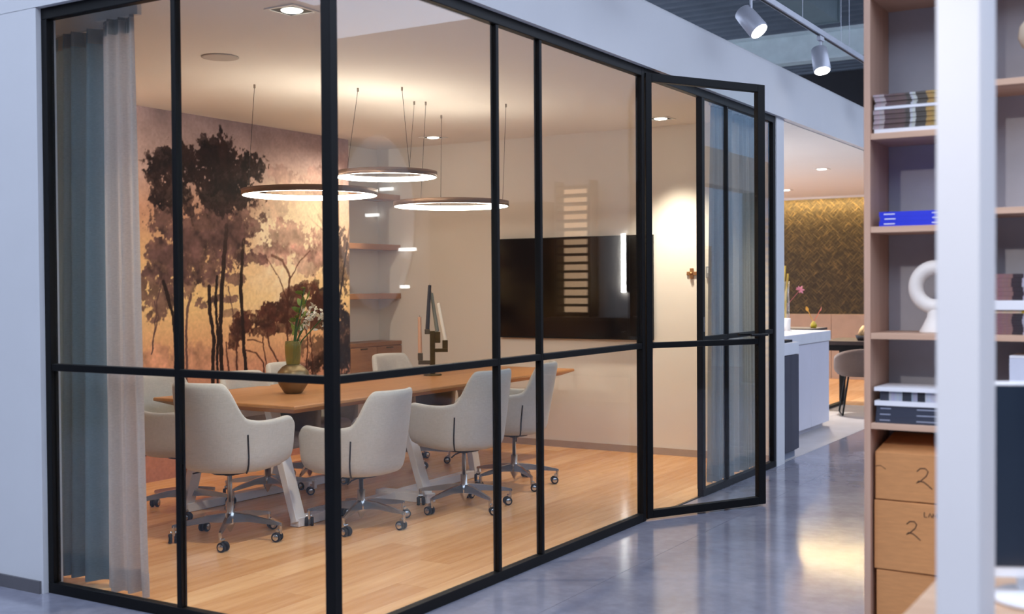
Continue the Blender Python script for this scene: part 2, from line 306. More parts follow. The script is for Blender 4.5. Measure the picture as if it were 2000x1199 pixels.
# ------------------------------------------------------------------ mural
def mural():
    Y0,Y1,Z0,Z1=.1,4.75,0.0,2.80
    nx,nz=760,460
    yy=np.linspace(Y0,Y1,nx); zz=np.linspace(Z0,Z1,nz); Y,Z=np.meshgrid(yy,zz)
    def noise(sy,sz):
        a=rng.random((int((Z1-Z0)/sz)+3,int((Y1-Y0)/sy)+3)); fy=(Y-Y0)/sy; fz=(Z-Z0)/sz
        i=fy.astype(int); j=fz.astype(int); u=fy-i; v=fz-j; u=u*u*(3-2*u); v=v*v*(3-2*v)
        return (a[j,i]*(1-u)+a[j,i+1]*u)*(1-v)+(a[j+1,i]*(1-u)+a[j+1,i+1]*u)*v-.5
    def fb(s,o=4):
        r=0; k=1
        for _ in range(o): r=r+noise(s,s)*k; s*=.5; k*=.62
        return r
    stops=[(.0,(190,136,116)),(.75,(210,152,124)),(1.0,(234,180,134)),(1.35,(248,212,150)),(1.7,(236,192,142)),(2.0,(214,164,136)),(2.35,(206,176,170)),(2.6,(190,164,164)),(2.8,(170,148,154))]
    zs=[s[0] for s in stops]; C=np.stack([np.interp(Z,zs,[s[1][k] for s in stops]) for k in range(3)],-1)
    cl=fb(.7)[...,None]; C=C*(1+cl*.28*np.clip((Z-1.5),0,1)[...,None])
    g=np.exp(-(((Y-4.05)/.55)**2+((Z-1.98)/.33)**2))+.7*np.exp(-(((Y-3.85)/.45)**2+((Z-1.5)/.3)**2))
    g=np.clip(g*1.35*(1+fb(.3)*.8),0,1)[...,None]; C=C*(1-g)+np.array((255,236,204.))*g  # printed sky glow, boosted to take in the ring lamps' glare
    pal=[(38,25,22),(98,72,70),(168,128,120),(76,42,33),(204,148,124)]
    MB_=[(4.29,2.40,0.202,0.137,0.35,2),(3.92,1.85,0.369,0.153,0.60,2),(4.21,1.70,0.268,0.129,0.55,2),(3.73,1.74,0.238,0.105,0.60,2),(4.45,1.82,0.238,0.202,0.55,2),(3.67,2.14,0.238,0.121,0.30,2),(4.60,2.52,0.238,0.161,0.30,2),(3.83,2.41,0.179,0.073,0.35,2),(2.98,1.92,0.506,0.250,0.85,1),(3.37,2.00,0.310,0.169,0.75,1),(2.89,1.70,0.429,0.202,0.85,1),(3.23,1.77,0.238,0.161,0.80,1),(2.61,1.68,0.250,0.194,0.85,1),(2.50,1.42,0.190,0.169,0.80,1),(2.71,1.46,0.179,0.121,0.70,1),(3.08,2.40,0.429,0.234,0.97,0),(2.85,2.40,0.250,0.169,0.95,0),(3.38,2.40,0.268,0.161,0.90,0),(2.58,2.37,0.190,0.137,0.85,0),(2.50,2.28,0.119,0.169,0.80,0),(2.64,2.19,0.202,0.113,0.80,0),(3.15,2.18,0.369,0.137,0.85,0),(3.54,2.41,0.131,0.105,0.75,0),(3.21,2.53,0.208,0.113,0.95,0),(2.79,2.11,0.179,0.137,0.60,0),(3.42,1.68,0.214,0.056,0.80,1),(3.28,1.52,0.143,0.044,0.75,1),(2.96,1.34,0.143,0.044,0.80,1),(3.13,1.36,0.155,0.036,0.80,1),(3.22,1.25,0.107,0.032,0.50,1),(3.05,1.52,0.155,0.081,0.60,1),(3.57,1.19,0.250,0.073,0.95,3),(3.81,1.25,0.250,0.081,0.95,3),(3.37,1.10,0.119,0.089,0.95,3),(3.27,1.01,0.071,0.065,0.90,3),(3.61,1.09,0.179,0.048,0.80,3),(3.99,1.37,0.155,0.073,0.90,3),(4.17,1.43,0.131,0.065,0.90,3),(4.25,1.28,0.179,0.105,0.90,3),(4.10,1.17,0.202,0.105,0.80,3),(3.81,1.11,0.179,0.048,0.70,3),(4.44,1.27,0.238,0.242,0.85,0),(4.63,1.64,0.155,0.363,0.70,0),(4.30,0.91,0.262,0.137,0.55,0),(4.64,0.99,0.202,0.282,0.95,0),(4.51,0.76,0.357,0.105,0.80,0),(4.16,0.76,0.238,0.040,0.50,1),(2.45,0.92,0.357,0.097,0.50,4),(2.96,0.90,0.476,0.105,0.40,4),(3.53,0.81,0.417,0.065,0.35,4)]
    MT_=[([(3.14,0.77),(3.13,1.09),(3.15,1.46),(3.18,1.71),(3.21,1.95)],0.0214,0),([(3.04,0.78),(3.06,1.05),(3.02,1.26),(3.01,1.46)],0.0171,0),([(3.09,0.81),(3.10,1.09),(3.08,1.34),(3.10,1.54)],0.0124,0),([(3.41,0.75),(3.38,1.08),(3.36,1.42),(3.38,1.67),(3.40,1.84)],0.0181,0),([(2.77,0.82),(2.77,1.14),(2.79,1.30),(2.82,1.40)],0.0114,1),([(2.43,0.96),(2.47,1.23),(2.50,1.42),(2.55,1.54)],0.0076,1),([(2.65,0.80),(2.67,0.95),(2.64,1.23),(2.58,1.42),(2.55,1.50)],0.0143,0),([(3.31,0.77),(3.31,0.96),(3.33,1.12)],0.0086,3),([(3.22,0.78),(3.20,0.92),(3.19,1.01)],0.0076,3),([(3.92,0.79),(3.91,1.06),(3.92,1.32),(3.95,1.54),(3.86,1.68),(3.73,1.72)],0.0124,3),([(3.95,1.52),(4.08,1.68),(4.21,1.77)],0.0067,3),([(3.92,1.32),(3.82,1.52),(3.67,1.69)],0.0057,3),([(3.62,0.82),(3.53,0.91),(3.41,0.94)],0.0076,3),([(3.79,0.83),(3.69,0.96),(3.66,1.07)],0.0086,3),([(3.65,0.83),(3.62,0.94),(3.61,1.05)],0.0062,3),([(3.61,0.99),(3.50,1.02),(3.43,1.02)],0.0057,3),([(4.15,0.77),(4.17,1.01),(4.12,1.19)],0.0095,3),([(4.23,0.82),(4.20,1.05),(4.25,1.23)],0.0076,3),([(4.44,0.72),(4.48,1.27),(4.56,1.64),(4.45,1.96),(4.32,2.09)],0.0143,0),([(4.59,1.27),(4.72,1.83),(4.76,2.02)],0.0095,0),([(4.18,2.08),(4.38,1.96),(4.56,1.87)],0.0067,3),([(4.25,2.18),(4.46,2.00),(4.60,1.96)],0.0057,3),([(3.40,1.83),(3.37,2.00),(3.35,2.13)],0.0067,2),([(3.22,1.46),(3.26,1.29),(3.28,1.13)],0.0057,1),([(2.79,2.10),(2.83,2.02),(2.85,1.94)],0.0095,0),([(3.28,1.75),(3.32,1.92),(3.29,2.00)],0.0057,2),([(2.46,1.35),(2.50,1.23),(2.45,1.10)],0.0057,1)]
    # the print goes on to the left behind the curtain
    for (a,b,c,d,e,k) in list(MB_)[8:36]: MB_.append((a-2.3,b-.12,c*.9,d,e,k))
    for (p,w,k) in list(MT_)[:17]: MT_.append(([(a-2.3,b-.1) for a,b in p],w,k))
    MT_=[([(p[0][0],.3)]+p if p[0][1]<.85 else p,w,k) for p,w,k in MT_]
    order=sorted(range(len(MB_)),key=lambda i:{2:0,4:1,1:2,0:3,3:4}[MB_[i][5]])
    nA=fb(.17,4); nB=fb(.05,3); nC=fb(.024,2); shade=fb(.09,3)
    drawn=False
    def trunks(ks):
        nonlocal C
        for p,w,k in MT_:
            if k not in ks: continue
            D=np.full(Y.shape,9.)
            for q in range(len(p)-1):
                ax,az=p[q]; bx,bz=p[q+1]; dx,dz=bx-ax,bz-az
                t=np.clip(((Y-ax)*dx+(Z-az)*dz)/(dx*dx+dz*dz),0,1)
                D=np.minimum(D,np.hypot(Y-ax-t*dx+nB*.012,Z-az-t*dz))
            a=(np.clip((w-D)/(.006)+.5,0,1)*.92*np.clip(1.15-np.clip(Z-1.35,0,9)*1.5,.12,1))[...,None]; C=C*(1-a)+np.array(pal[k],float)*a
    last=None
    for i in order:
        y,z,ry,rz,al,k=MB_[i]
        if last is not None and k!=last: trunks((last,))
        last=k
        f=1-((Y-y)/ry)**2-((Z-z)/rz)**2+nA*1.25+nB*1.0+nC*.6+.12
        a=np.clip(f/(.35 if k!=4 else .9),0,1)*al; a=(a*(1-.35*np.clip(nB*2.2,0,1)*(k in(0,3))))[...,None]
        col=np.array(pal[k],float)*(1+shade[...,None]*.55); C=C*(1-a)+col*a
    trunks((3,0))
    C=np.clip(C*(1+(fb(.02,2)*.08)[...,None]),0,255)/255
    L=np.where(C<=.04045,C/12.92,((C+.055)/1.055)**2.4)
    me=bpy.data.meshes.new('mural_print')
    V=np.stack([np.full(Y.size,.004),Y.ravel(),Z.ravel()],-1).astype(np.float32)
    idx=np.arange(nx*nz).reshape(nz,nx); F=np.stack([idx[:-1,:-1],idx[:-1,1:],idx[1:,1:],idx[1:,:-1]],-1).reshape(-1,4)
    me.vertices.add(len(V)); me.vertices.foreach_set('co',V.ravel()); me.loops.add(F.size); me.loops.foreach_set('vertex_index',F.ravel().astype(np.int32))
    me.polygons.add(len(F)); me.polygons.foreach_set('loop_start',np.arange(0,F.size,4,dtype=np.int32)); me.polygons.foreach_set('loop_total',np.full(len(F),4,dtype=np.int32))
    at=me.color_attributes.new('ink','FLOAT_COLOR','POINT'); at.data.foreach_set('color',np.concatenate([L.reshape(-1,3),np.ones((L.size//3,1))],1).astype(np.float32).ravel())
    me.update(); me.validate()
    m,nt,b=base('printed_wallpaper'); a=nt.nodes.new('ShaderNodeVertexColor'); a.layer_name='ink'; nt.links.new(a.outputs[0],b.inputs['Base Color']); b.inputs['Roughness'].default_value=.7; b.inputs['Specular IOR Level'].default_value=.2
    me.materials.append(m)
    root=empty('wall_mural',(RX,0,0)); tag(root,'wallpaper mural of tall dark trees against a glowing sunset sky','mural')
    o=bpy.data.objects.new('print',me); COL.objects.link(o); o.parent=root
    B(0,.0035,.1,4.75,0,2.80).build('backing',mat('wallpaper_backing',(150,120,110),.8),root)
mural()
# ------------------------------------------------------------------ curtains
def sheer(name,c,tr):
    m,nt,b=base(name); out=nt.nodes['Material Output']; L=lin(c)
    n=tex(nt,240,2,.5,(.3,.3,1)); r=ramp(nt,n.outputs['Fac'],[(.3,tuple(x*.85 for x in L)),(.7,L)]); nt.links.new(r.outputs[0],b.inputs['Base Color']); b.inputs['Roughness'].default_value=.95
    t=nt.nodes.new('ShaderNodeBsdfTranslucent'); nt.links.new(r.outputs[0],t.inputs[0])
    mx=nt.nodes.new('ShaderNodeMixShader'); mx.inputs[0].default_value=.4; nt.links.new(b.outputs[0],mx.inputs[1]); nt.links.new(t.outputs[0],mx.inputs[2])
    tp=nt.nodes.new('ShaderNodeBsdfTransparent'); m2=nt.nodes.new('ShaderNodeMixShader'); m2.inputs[0].default_value=tr; nt.links.new(mx.outputs[0],m2.inputs[1]); nt.links.new(tp.outputs[0],m2.inputs[2]); nt.links.new(m2.outputs[0],out.inputs[0]); return m
CURT=sheer('grey_linen_sheer',(176,176,174),.03)
def curtain(name,label,ptop,pbot,z0,z1,folds,amp,seed,CURT=CURT):
    rd=random.Random(seed); ph=[rd.uniform(-.5,.5) for _ in range(60)]; am=[rd.uniform(.6,1.25) for _ in range(60)]
    a0,a1=[Vector(p) for p in ptop]; b0,b1=[Vector(p) for p in pbot]; d=(a1-a0).normalized(); nrm=Vector((-d.y,d.x,0))
    nu,nv=folds*14,40; v=[];f=[]
    for j in range(nv+1):
        t=j/nv
        for i in range(nu+1):
            s=i/nu; p=(a0.lerp(a1,s)).lerp(b0.lerp(b1,s),1-(t**.8)); k=folds*(s+.05*math.sin(2*PI*s*1.4+seed)+.025*math.sin(2*PI*s*3.1)); q=int(k)%60
            wv=math.sin(2*PI*k)*(.9+.35*math.sin(2.1*k+seed))+.25*math.sin(4*PI*k+1+.6*math.sin(3*t)); w2=math.sin(2*PI*k*.5+1.3+2*t)*.35
            off=amp*(wv*(1-.35*t)+w2*(1-t)*.8); sl=.25*amp*math.cos(2*PI*k)*(1-t)
            zz=z0+(z1-z0)*t+(1-t)*0.004*math.sin(2*PI*k)
            v.append(p+nrm*off+d*sl); v[-1].z=zz
    for j in range(nv):
        for i in range(nu): a=j*(nu+1)+i; f.append((a,a+1,a+nu+2,a+nu+1))
    root=empty(name,(a0.x,a0.y,0)); tag(root,label,'curtain')
    v=[p-Vector((a0.x,a0.y,0)) for p in v]
    o=MB().add(v,f,True).build('cloth',CURT,root)
    hv=[(p[0]+nrm.x*0.0015,p[1]+nrm.y*.0015,p[2]) for p in v[:(nu+1)*2]]
    hm=[(i,i+1,nu+2+i,nu+1+i) for i in range(nu)]
    MB().add([(x,y,z0+.0 if k<=nu else z0+.11) for k,(x,y,z) in enumerate(hv)],hm,True).build('hem',CURT,root)
    tv=v[-(nu+1):]
    tape=MB().add([(p.x,p.y,p.z-.06) for p in tv]+[(p.x,p.y,p.z+.012) for p in tv],[(i,i+1,nu+2+i,nu+1+i) for i in range(nu)],True).build('heading_tape',mat('heading_tape',(150,146,140),.9),root)
    rl=MB().box(-.02,(a1-a0).length+.02,-.012,.012,z1+.012,2.798)
    r=rl.build('track',mat('white_rail',(214,206,196),.5),root); r.rotation_euler=(0,0,math.atan2(d.y,d.x))
    return root
REFL_TONED=sheer('reflection_toned_cloth',(132,150,160),.0); BEIGE=sheer('beige_linen',(212,200,192),.04)  # first cloth: dark reflection on the curtain's left painted in as blue-grey
curtain('curtain','left part of the front curtain by the white wall, coloured blue-grey for the dark reflection on it',[(-1.99,.215,0),(-1.50,.215,0)],[(-2.03,.22,0),(-1.54,.22,0)],.02,2.70,4,.042,3,REFL_TONED)
curtain('curtain','pale beige linen curtain beside the reflection-toned left part at the front glazing',[(-1.50,.115,0),(-1.25,.12,0)],[(-1.53,.115,0),(-1.215,.15,0)],.02,2.70,3,.034,8,BEIGE)
curtain('curtain','grey sheer curtain gathered at the far end of the corridor glazing',[(-.13,4.40,0),(-.13,5.28,0)],[(-.13,4.32,0),(-.13,5.30,0)],.02,2.74,11,.04,5)
# ------------------------------------------------------------------ meeting table
tb=empty('meeting_table',(-2.215,3.305,0)); tag(tb,'long oak meeting table on slanted white steel legs','table')
hw,hl=.60,1.735
tp=MB(); a,b2=.035,.016
def rect(w,l,z): return [(-w,-l,z),(w,-l,z),(w,l,z),(-w,l,z)]
tp.add(rect(hw-.09,hl-.09,.695)+rect(hw,hl,.730)+rect(hw,hl,.745)+rect(hw-.004,hl-.004,.75),
  [(3,2,1,0),(12,13,14,15)]+[(k*4+i,k*4+(i+1)%4,k*4+4+(i+1)%4,k*4+4+i) for k in range(3) for i in range(4)])
tp.build('tabletop',OAK,tb,.002)
def beam(p0,p1,w,h,name,side=None):
    p0,p1=Vector(p0),Vector(p1); d=(p1-p0); L=d.length; d.normalize(); s=Vector(side or (0,0,1)); s=(s-d*s.dot(d)).normalized(); t=d.cross(s)
    M=Matrix((d,s,t)).transposed().to_4x4(); M.translation=p0
    return B(0,L,-w/2,w/2,-h/2,h/2,M=M).build(name,STEEL,tb,.004)
for sx in (1,-1):
    for (fx,fy,tx) in ((.48,-1.575,.27),(.70,-.55,.48),(.42,.48,.30)):
        beam((sx*fx,fy,.03),(sx*tx,fy,.70),.085,.05,'leg',(0,1,0))
    beam((sx*.47,-1.60,.03),(sx*.40,.50,.03),.055,.07,'floor_rail',(0,0,1))
    beam((sx*.30,-.55,.032),(sx*.74,-.55,.032),.06,.09,'floor_rail',(0,0,1))
beam((0,-1.65,.668),(0,1.65,.668),.05,.10,'under_rail',(0,0,1))
# ------------------------------------------------------------------ tub chairs
def shell_mesh(seam=None):
    NU,NV=48,14; v=[];f=[]
    def plan(s):  # s in -1..1
        a=abs(s); sg=1 if s>=0 else -1
        if a<.62:
            ph=a/.62*PI/2; e=.86
            return sg*.285*math.sin(ph)**e, .25*max(math.cos(ph),0)**e
        q=(a-.62)/.38
        return sg*(.285-.022*q*q), -.27*q
    def top(s):
        a=abs(s)
        def ss(x,p,q): x=min(1,max(0,(x-p)/(q-p))); return x*x*(3-2*x)
        return .925-.205*ss(a,.29,.455)-.018*ss(a,.42,.62)+.010*ss(a,.72,.95)-.07*max(0,(a-.93)/.07)**2
    def pt(s,t):
        x,y=plan(s); zt=top(s); a=abs(s); back=max(0,1-a/.62)
        if t<.3:
            q=t/.3; k=.30+.52*q; z=.405+.006*q*q
        elif t<.5:
            q=(t-.3)/.2; k=.82+.16*math.sin(q*PI/2); z=.411+.095*(1-math.cos(q*PI/2))
        else:
            q=(t-.5)/.5; k=.98+.05*q; z=.506+(zt-.506)*q
        if y<0: z+=.045*(y/.27)**2*(1-t)
        lean=.075*back**.6*max(0,(z-.5)/.43)
        fy=y*k if y>0 else y*(.55+.45*min(1,(k-.3)/.68))
        return (x*k*(1-.12*back*max(0,(z-.7)/.25)),fy+lean,z)
    if seam is not None: return [pt(seam,t) for t in np.linspace(.33,.80,9)]
    for i in range(NU+1):
        for j in range(NV+1): v.append(pt(-1+2*i/NU,j/NV))
    n=NV+1
    for i in range(NU):
        for j in range(NV): f.append((i*n+j,(i+1)*n+j,(i+1)*n+j+1,i*n+j+1))
    return MB().add(v,f,True)
ch=empty('tub_chair',(0,0,0))
sh=shell_mesh().build('shell',FAB,ch); so=sh.modifiers.new('solid','SOLIDIFY'); so.thickness=.042; so.offset=1; sb=sh.modifiers.new('sub','SUBSURF'); sb.levels=1; sb.render_levels=1
cu=MB(); N=24
cp=[]
for k,(sc,z) in enumerate(((.2,.415),(.95,.42),(1,.45),(1,.485),(.94,.505),(.3,.512))):
    for i in range(N):
        a=2*PI*i/N; e=.55; cx=abs(math.cos(a))**e*math.copysign(1,math.cos(a)); cy=abs(math.sin(a))**e*math.copysign(1,math.sin(a))
        cp.append((.235*cx*sc,-.045+.235*cy*sc,z))
cu.add(cp,[(k*N+i,k*N+(i+1)%N,(k+1)*N+(i+1)%N,(k+1)*N+i) for k in range(5) for i in range(N)],True); cu.add(cp[-N:],[tuple(range(N))],True); cu.add(cp[:N],[tuple(range(N))[::-1]])
cu.build('seat_cushion',FAB,ch)
for s in (-1,1):
    MB().tube([(x+s*.001,y,z-.001) for x,y,z in shell_mesh(s*.45)],.005,6).build('side_seam',SEAM,ch)
MB().lathe([(.0,.405),(.11,.405),(.10,.385),(.04,.378),(.03,.37)],20).build('seat_plate',DARKM,ch)
MB().lathe([(.014,.40),(.014,.22),(.024,.218),(.024,.16),(.034,.155),(.036,.10),(.022,.075),(.010,.05),(.004,.042)],16).build('gas_column',CHROME,ch)
MB().tube([(.03,.02,.385),(.17,.06,.385),(.22,.07,.372)],.005,6).build('lever',DARKM,ch)
arm=MB(); p=[(.025,.019,.155,.10),(.12,.0135,.148,.108),(.25,.010,.124,.097),(.305,.009,.112,.094),(.325,.008,.106,.092)]
v=[];
for r,w,zt,zb in p: v+=[(r,-w,zb),(r,w,zb),(r,w*.7,zt),(r,-w*.7,zt)]
arm.add(v,[(k*4+i,k*4+(i+1)%4,k*4+4+(i+1)%4,k*4+4+i) for k in range(4) for i in range(4)]+[(0,3,2,1),(16,17,18,19)])
arm_me=arm.mesh('base_arm',CHROME)
stem=MB().tube([(0,0,.045),(0,0,.10)],.009,8).tube([(-.012,-.016,.062),(-.012,.016,.062)],.010,8); stem_me=stem.mesh('castor_fork',CHROME)
M90=Matrix.Rotation(PI/2,4,'X')
wheel_me=MB().lathe([(.012,-.010),(.024,-.010),(.0275,-.006),(.0275,.006),(.024,.010),(.012,.010)],18,M=M90).mesh('wheel',DARKM)
cap_me=MB().lathe([(.0,-.0115),(.016,-.0115),(.018,-.0095)],14,M=M90).mesh('wheel_cap',CHROME)
for k in range(5):
    a=2*PI*k/5; ao=inst('base_arm',arm_me,ch,(0,0,0),(0,0,a))
    ca=inst('castor',stem_me,ch,(.315*math.cos(a),.315*math.sin(a),0),(0,0,a*2.3+k))
    for sy in (-.017,.017):
        w=inst('wheel',wheel_me,ca,(-.02,sy,.0275)); inst('wheel_cap',cap_me,ca,(-.02,sy,.0275),(0,0,0 if sy>0 else PI))
G='tub chairs around the meeting table'
# x, y, facing rotation (0 = seat faces -Y), base spin, lift, label
CH=[(-1.845,1.27,PI+.02,.30,0.0,'pale tub chair at the head of the table, nearest the front glazing'),
 (-1.435,1.96,-PI/2+.02,.03,-.085,'lower-set pale tub chair at the table, just right of the glazing corner post'),
 (-1.20,2.735,-PI/2-.06,.82,-.01,'pale tub chair in the middle of the corridor side of the table'),
 (-1.37,3.65,-PI/2+.30,.63,-.025,'pale tub chair at the far end of the corridor side of the table'),
 (-2.70,1.72,PI/2,.5,-.03,'pale tub chair half hidden by the beige curtain'),
 (-2.58,2.36,PI/2,.9,-.06,'pale tub chair pushed under the mural side of the table, behind the head chair'),
 (-2.76,3.00,PI/2+.1,.2,-.04,'pale tub chair on the mural side of the table, behind the vase'),
 (-2.62,4.08,PI/2-.1,.6,-.03,'pale tub chair on the mural side of the table, nearest the shelf niche')]
for i,(x,y,rz,sp,lf,lab) in enumerate(CH):
    o=ch if i==0 else copy_tree(ch)
    o.location=(x,y,0); o.rotation_euler=(0,0,rz); tag(o,lab,'chair',G)
for i,(x,y,rz,sp,lf,lab) in enumerate(CH):
    o=[q for q in bpy.data.objects if q.get('label')==lab][0]
    for c in o.children:
        n=c.name.split('.')[0]
        if n in('shell','seat_cushion','side_seam','seat_plate','lever'): c.location.z+=lf
        if n in('base_arm','castor'):
            c.rotation_euler.z+=sp-rz
            if n=='castor': c.location=Matrix.Rotation(sp-rz,4,'Z')@c.location
        if n=='gas_column' and lf<0: c.scale.z=1; 
# ------------------------------------------------------------------ ring pendants
LED=emit('led_diffuser',(1,.87,.71),23)
def ring(cx,cy,z,d,anchors,label):
    R=d/2; root=empty('ring_pendant',(cx,cy,z)); tag(root,label,'lamp','ring pendants above the table')
    def torus(sec,n=72):
        k=len(sec); v=[];f=[]
        for i in range(n):
            a=2*PI*i/n
            for r,zz in sec: v.append((r*math.cos(a),r*math.sin(a),zz))
        for i in range(n):
            for j in range(k): f.append((i*k+j,((i+1)%n)*k+j,((i+1)%n)*k+(j+1)%k,i*k+(j+1)%k))
        return MB().add(v,f,True)
    torus([(R-.008,.0),(R,.0),(R,.038),(R-.008,.038)]).build('rim',RINGM,root)
    torus([(R-.022,-.001),(R-.0085,-.001),(R-.0085,.0335),(R-.022,.0335)]).build('diffuser',LED,root)
    for ax,ay in anchors:
        d_=Vector((ax-cx,ay-cy,0)); e=d_.normalized()*(R-.011)
        MB().tube([(e.x,e.y,.04),(d_.x,d_.y,2.79-z)],.0016,6).build('cable',DARKM,root)
        MB().lathe([(.007,2.775-z),(.007,2.80-z)],12,c=(d_.x,d_.y,0)).build('ceiling_cup',mat('nickel',(150,140,130),.3,.8),root)
ring(-2.10,2.28,2.055,.89,[(-2.455,2.143),(-1.721,1.973),(-2.31,2.80)],'large ring pendant lamp in front of the mural')
ring(-1.92,2.87,2.21,.705,[(-1.973,2.631),(-1.70,2.763),(-1.991,3.301)],'smaller ring pendant lamp hanging highest, in the middle')
ring(-1.95,3.71,2.055,.875,[(-2.218,3.972),(-1.497,3.773),(-1.93,3.36)],'large ring pendant lamp hanging farthest from the mural trees')
# ------------------------------------------------------------------ ceiling fittings of the room
BULB=emit('halogen_face',(1,.92,.8),14)
def downlight(x,y,z,label,p,sz=.19,grp='recessed square downlights',aim=None,col=WARM,spot=105,em=BULB):
    if grp!='recessed square downlights': col=(1,.93,.87)
    root=empty('recessed_downlight',(x,y,z)); tag(root,label,'lamp',grp); h=sz/2; i_=h-.018
    fr=MB()
    for a in ((-h,h,-h,-i_),(-h,h,i_,h),(-h,-i_,-i_,i_),(i_,h,-i_,i_)): fr.box(a[0],a[1],a[2],a[3],-.006,-.0005)
    fr.build('trim',mat('white_trim',(236,230,222),.5),root)
    B(-i_,i_,-i_,i_,-.003,-.001).build('recess',DARKM,root)
    MB().lathe([(.0,-.009),(.036,-.010),(.048,-.008),(.053,-.004)],24).build('bulb',em,root)
    if p:
        l=lamp('downlight_beam','SPOT',(x,y,z-.03),p,col,.05,aim or (x,y,0),spot,.7); 
    return root
downlight(-.832,.711,2.80,'square recessed downlight in the room ceiling, close to the corner post',135)
downlight(-3.05,5.04,2.80,'square recessed downlight in the room ceiling, above the shelf niche corner',120,spot=80,aim=(-3.8,3.9,1.55))
downlight(-.843,5.10,2.80,'square recessed downlight in the room ceiling, near the open door',210,spot=85)
downlight(-3.05,.71,2.80,'square recessed downlight in the room ceiling, behind the front curtain',150,spot=95,aim=(-3.8,2.5,1.5))
sp=empty('ceiling_speaker',(-1.966,1.352,2.80)); tag(sp,'round flush ceiling speaker near the front of the room','speaker')
MB().lathe([(.0,-.007),(.095,-.006),(.098,-.004)],32).build('grille',mat('speaker_grille',(198,190,182),.8,0,.1,160),sp)
MB().lathe([(.098,-.0005),(.108,-.0005),(.108,-.005),(.098,-.007)],32).build('bezel',mat('speaker_bezel',(200,192,184),.7),sp)
# ------------------------------------------------------------------ screen, wall fittings
tv=empty('wall_screen',(-1.87,BY,1.43)); tag(tv,'large black flat screen on the back wall','television')
B(-.77,.77,-.05,-.012,-.452,.452).build('housing',DARKM,tv,.004); B(-.76,.76,-.0525,-.05,-.438,.442).build('display',mat('dark_display',(9,8,9),.12,0,.1),tv); B(-.2,.2,-.012,0,-.15,.15).build('bracket',DARKM,tv)
sw=empty('wall_switch',(-.758,BY,1.545)); tag(sw,'small brass cross-shaped wall fitting beside the door','wall fitting')
BR=mat('brass',(170,126,84),.35,.7)
B(-.045,.045,-.012,0,-.016,.016).build('plate',BR,sw,.003); B(-.016,.016,-.014,0,-.045,.045).build('plate',BR,sw,.003); MB().lathe([(.0,0),(.012,0),(.012,.02),(.0,.02)],12,M=Matrix.Translation((0,-.012,0))@M90).build('knob',BR,sw)
ts=empty('thermostat',(-.58,BY,1.555)); tag(ts,'grey rectangular thermostat on the back wall by the doorway','thermostat')
B(-.05,.05,-.02,0,-.05,.05).build('case',mat('grey_case',(150,154,162),.4),ts,.006); B(-.036,.036,-.0215,-.02,-.008,.036).build('display',mat('pale_display',(206,208,214),.2),ts)
# ------------------------------------------------------------------ shelf niche
for z,lab in ((1.835,'oak niche shelf in the middle'),(1.365,'lowest oak niche shelf, above the cabinet'),(2.32,'highest oak niche shelf, near the ceiling')):
    s=empty('niche_shelf',(RX-.14,5.145,z)); tag(s,lab,'shelf','oak niche shelves')
    B(-.14,.14,-.395,.394,-.03,.022).build('board',OAKD,s,.002); B(-.02,.0,-.3,.3,-.034,-.03).build('light_channel',mat('alu',(170,170,170),.4,.6),s)
cb=empty('niche_cabinet',(RX-.14,5.145,.42)); tag(cb,'low oak drawer cabinet fitted in the niche','cabinet')
B(-.14,.13,-.395,.394,0,.50).build('body',OAKD,cb,.002); B(-.14,.145,-.395,.394,.47,.505).build('top',OAKD,cb,.002)
for a,b in ((-.39,-.003),(.003,.39)):
    for z0,z1 in ((.01,.225),(.235,.462)):
        d_=B(.13,.146,a,b,z0,z1).build('drawer',OAKD,cb,.002); B(.146,.152,(a+b)/2-.05,(a+b)/2+.05,z1-.02,z1-.008).build('handle',BRONZE,d_)
# ------------------------------------------------------------------ vase with flowers
vs_=empty('bronze_vase',(-2.205,2.215,.7502)); tag(vs_,'round bronze vase with green glass neck standing on the table','vase')
MB().lathe([(.0,0),(.05,0),(.06,.006),(.095,.06),(.108,.105),(.100,.145),(.07,.178),(.045,.19)],32).build('bowl',mat('brushed_bronze',(138,122,92),.36,.75,.1,8),vs_)
MB().lathe([(.042,.186),(.046,.20),(.052,.26),(.054,.31),(.049,.345),(.046,.345),(.050,.31),(.048,.26),(.042,.20),(.038,.19)],28).build('neck',tinted('green_glass',(196,186,112)),vs_)
bq=empty('flower_stems',(-2.205,2.215,.95)); tag(bq,'white blossom and green leafy stems standing in the vase','flowers')
GRN=mat('leaf_green',(122,144,62),.5,0,.25,12); GRD=mat('stem_green',(70,104,56),.5); PET=mat('white_petal',(226,220,200),.6,0,.05)
def leaf(mb,p,d,L,w):
    d=Vector(d).normalized(); s=d.cross(Vector((rng.normal(),rng.normal(),.3))).normalized(); n_=d.cross(s); P=Vector(p)
    v=[P,P+d*L*.35+s*w,P+d*L*.75+s*w*.7+n_*L*.06,P+d*L+n_*L*.12,P+d*L*.75-s*w*.7+n_*L*.06,P+d*L*.35-s*w,P+d*L*.5-n_*L*.05]
    mb.add(v,[(0,1,6),(1,2,6),(2,3,6),(3,4,6),(4,5,6),(5,0,6)],True)
tips=[((.05,.08,.42),0),((.12,.06,.34),1),((.02,.10,.50),0),((.16,.12,.30),1),((.09,.02,.28),1),((-.01,.05,.30),0)]
for (tip,kind) in tips:
    MB().tube([(0,0,.0),(tip[0]*.3,tip[1]*.3,tip[2]*.5),tip],.0045,6).build('stem',GRD,bq)
    t=Vector(tip)
    if kind==0:
        for q in range(7):
            lb=MB(); leaf(lb,t*(.62+.06*q),(rng.normal(),rng.normal(),.6),.075,.018); lb.build('leaf',GRN,bq)
    else:
        fb_=MB()
        for q in range(26): leaf(fb_,t+Vector((rng.normal()*.022,rng.normal()*.022,rng.normal()*.03)),(rng.normal(),rng.normal(),rng.normal()),.035,.009)
        fb_.build('blossom',PET,bq)
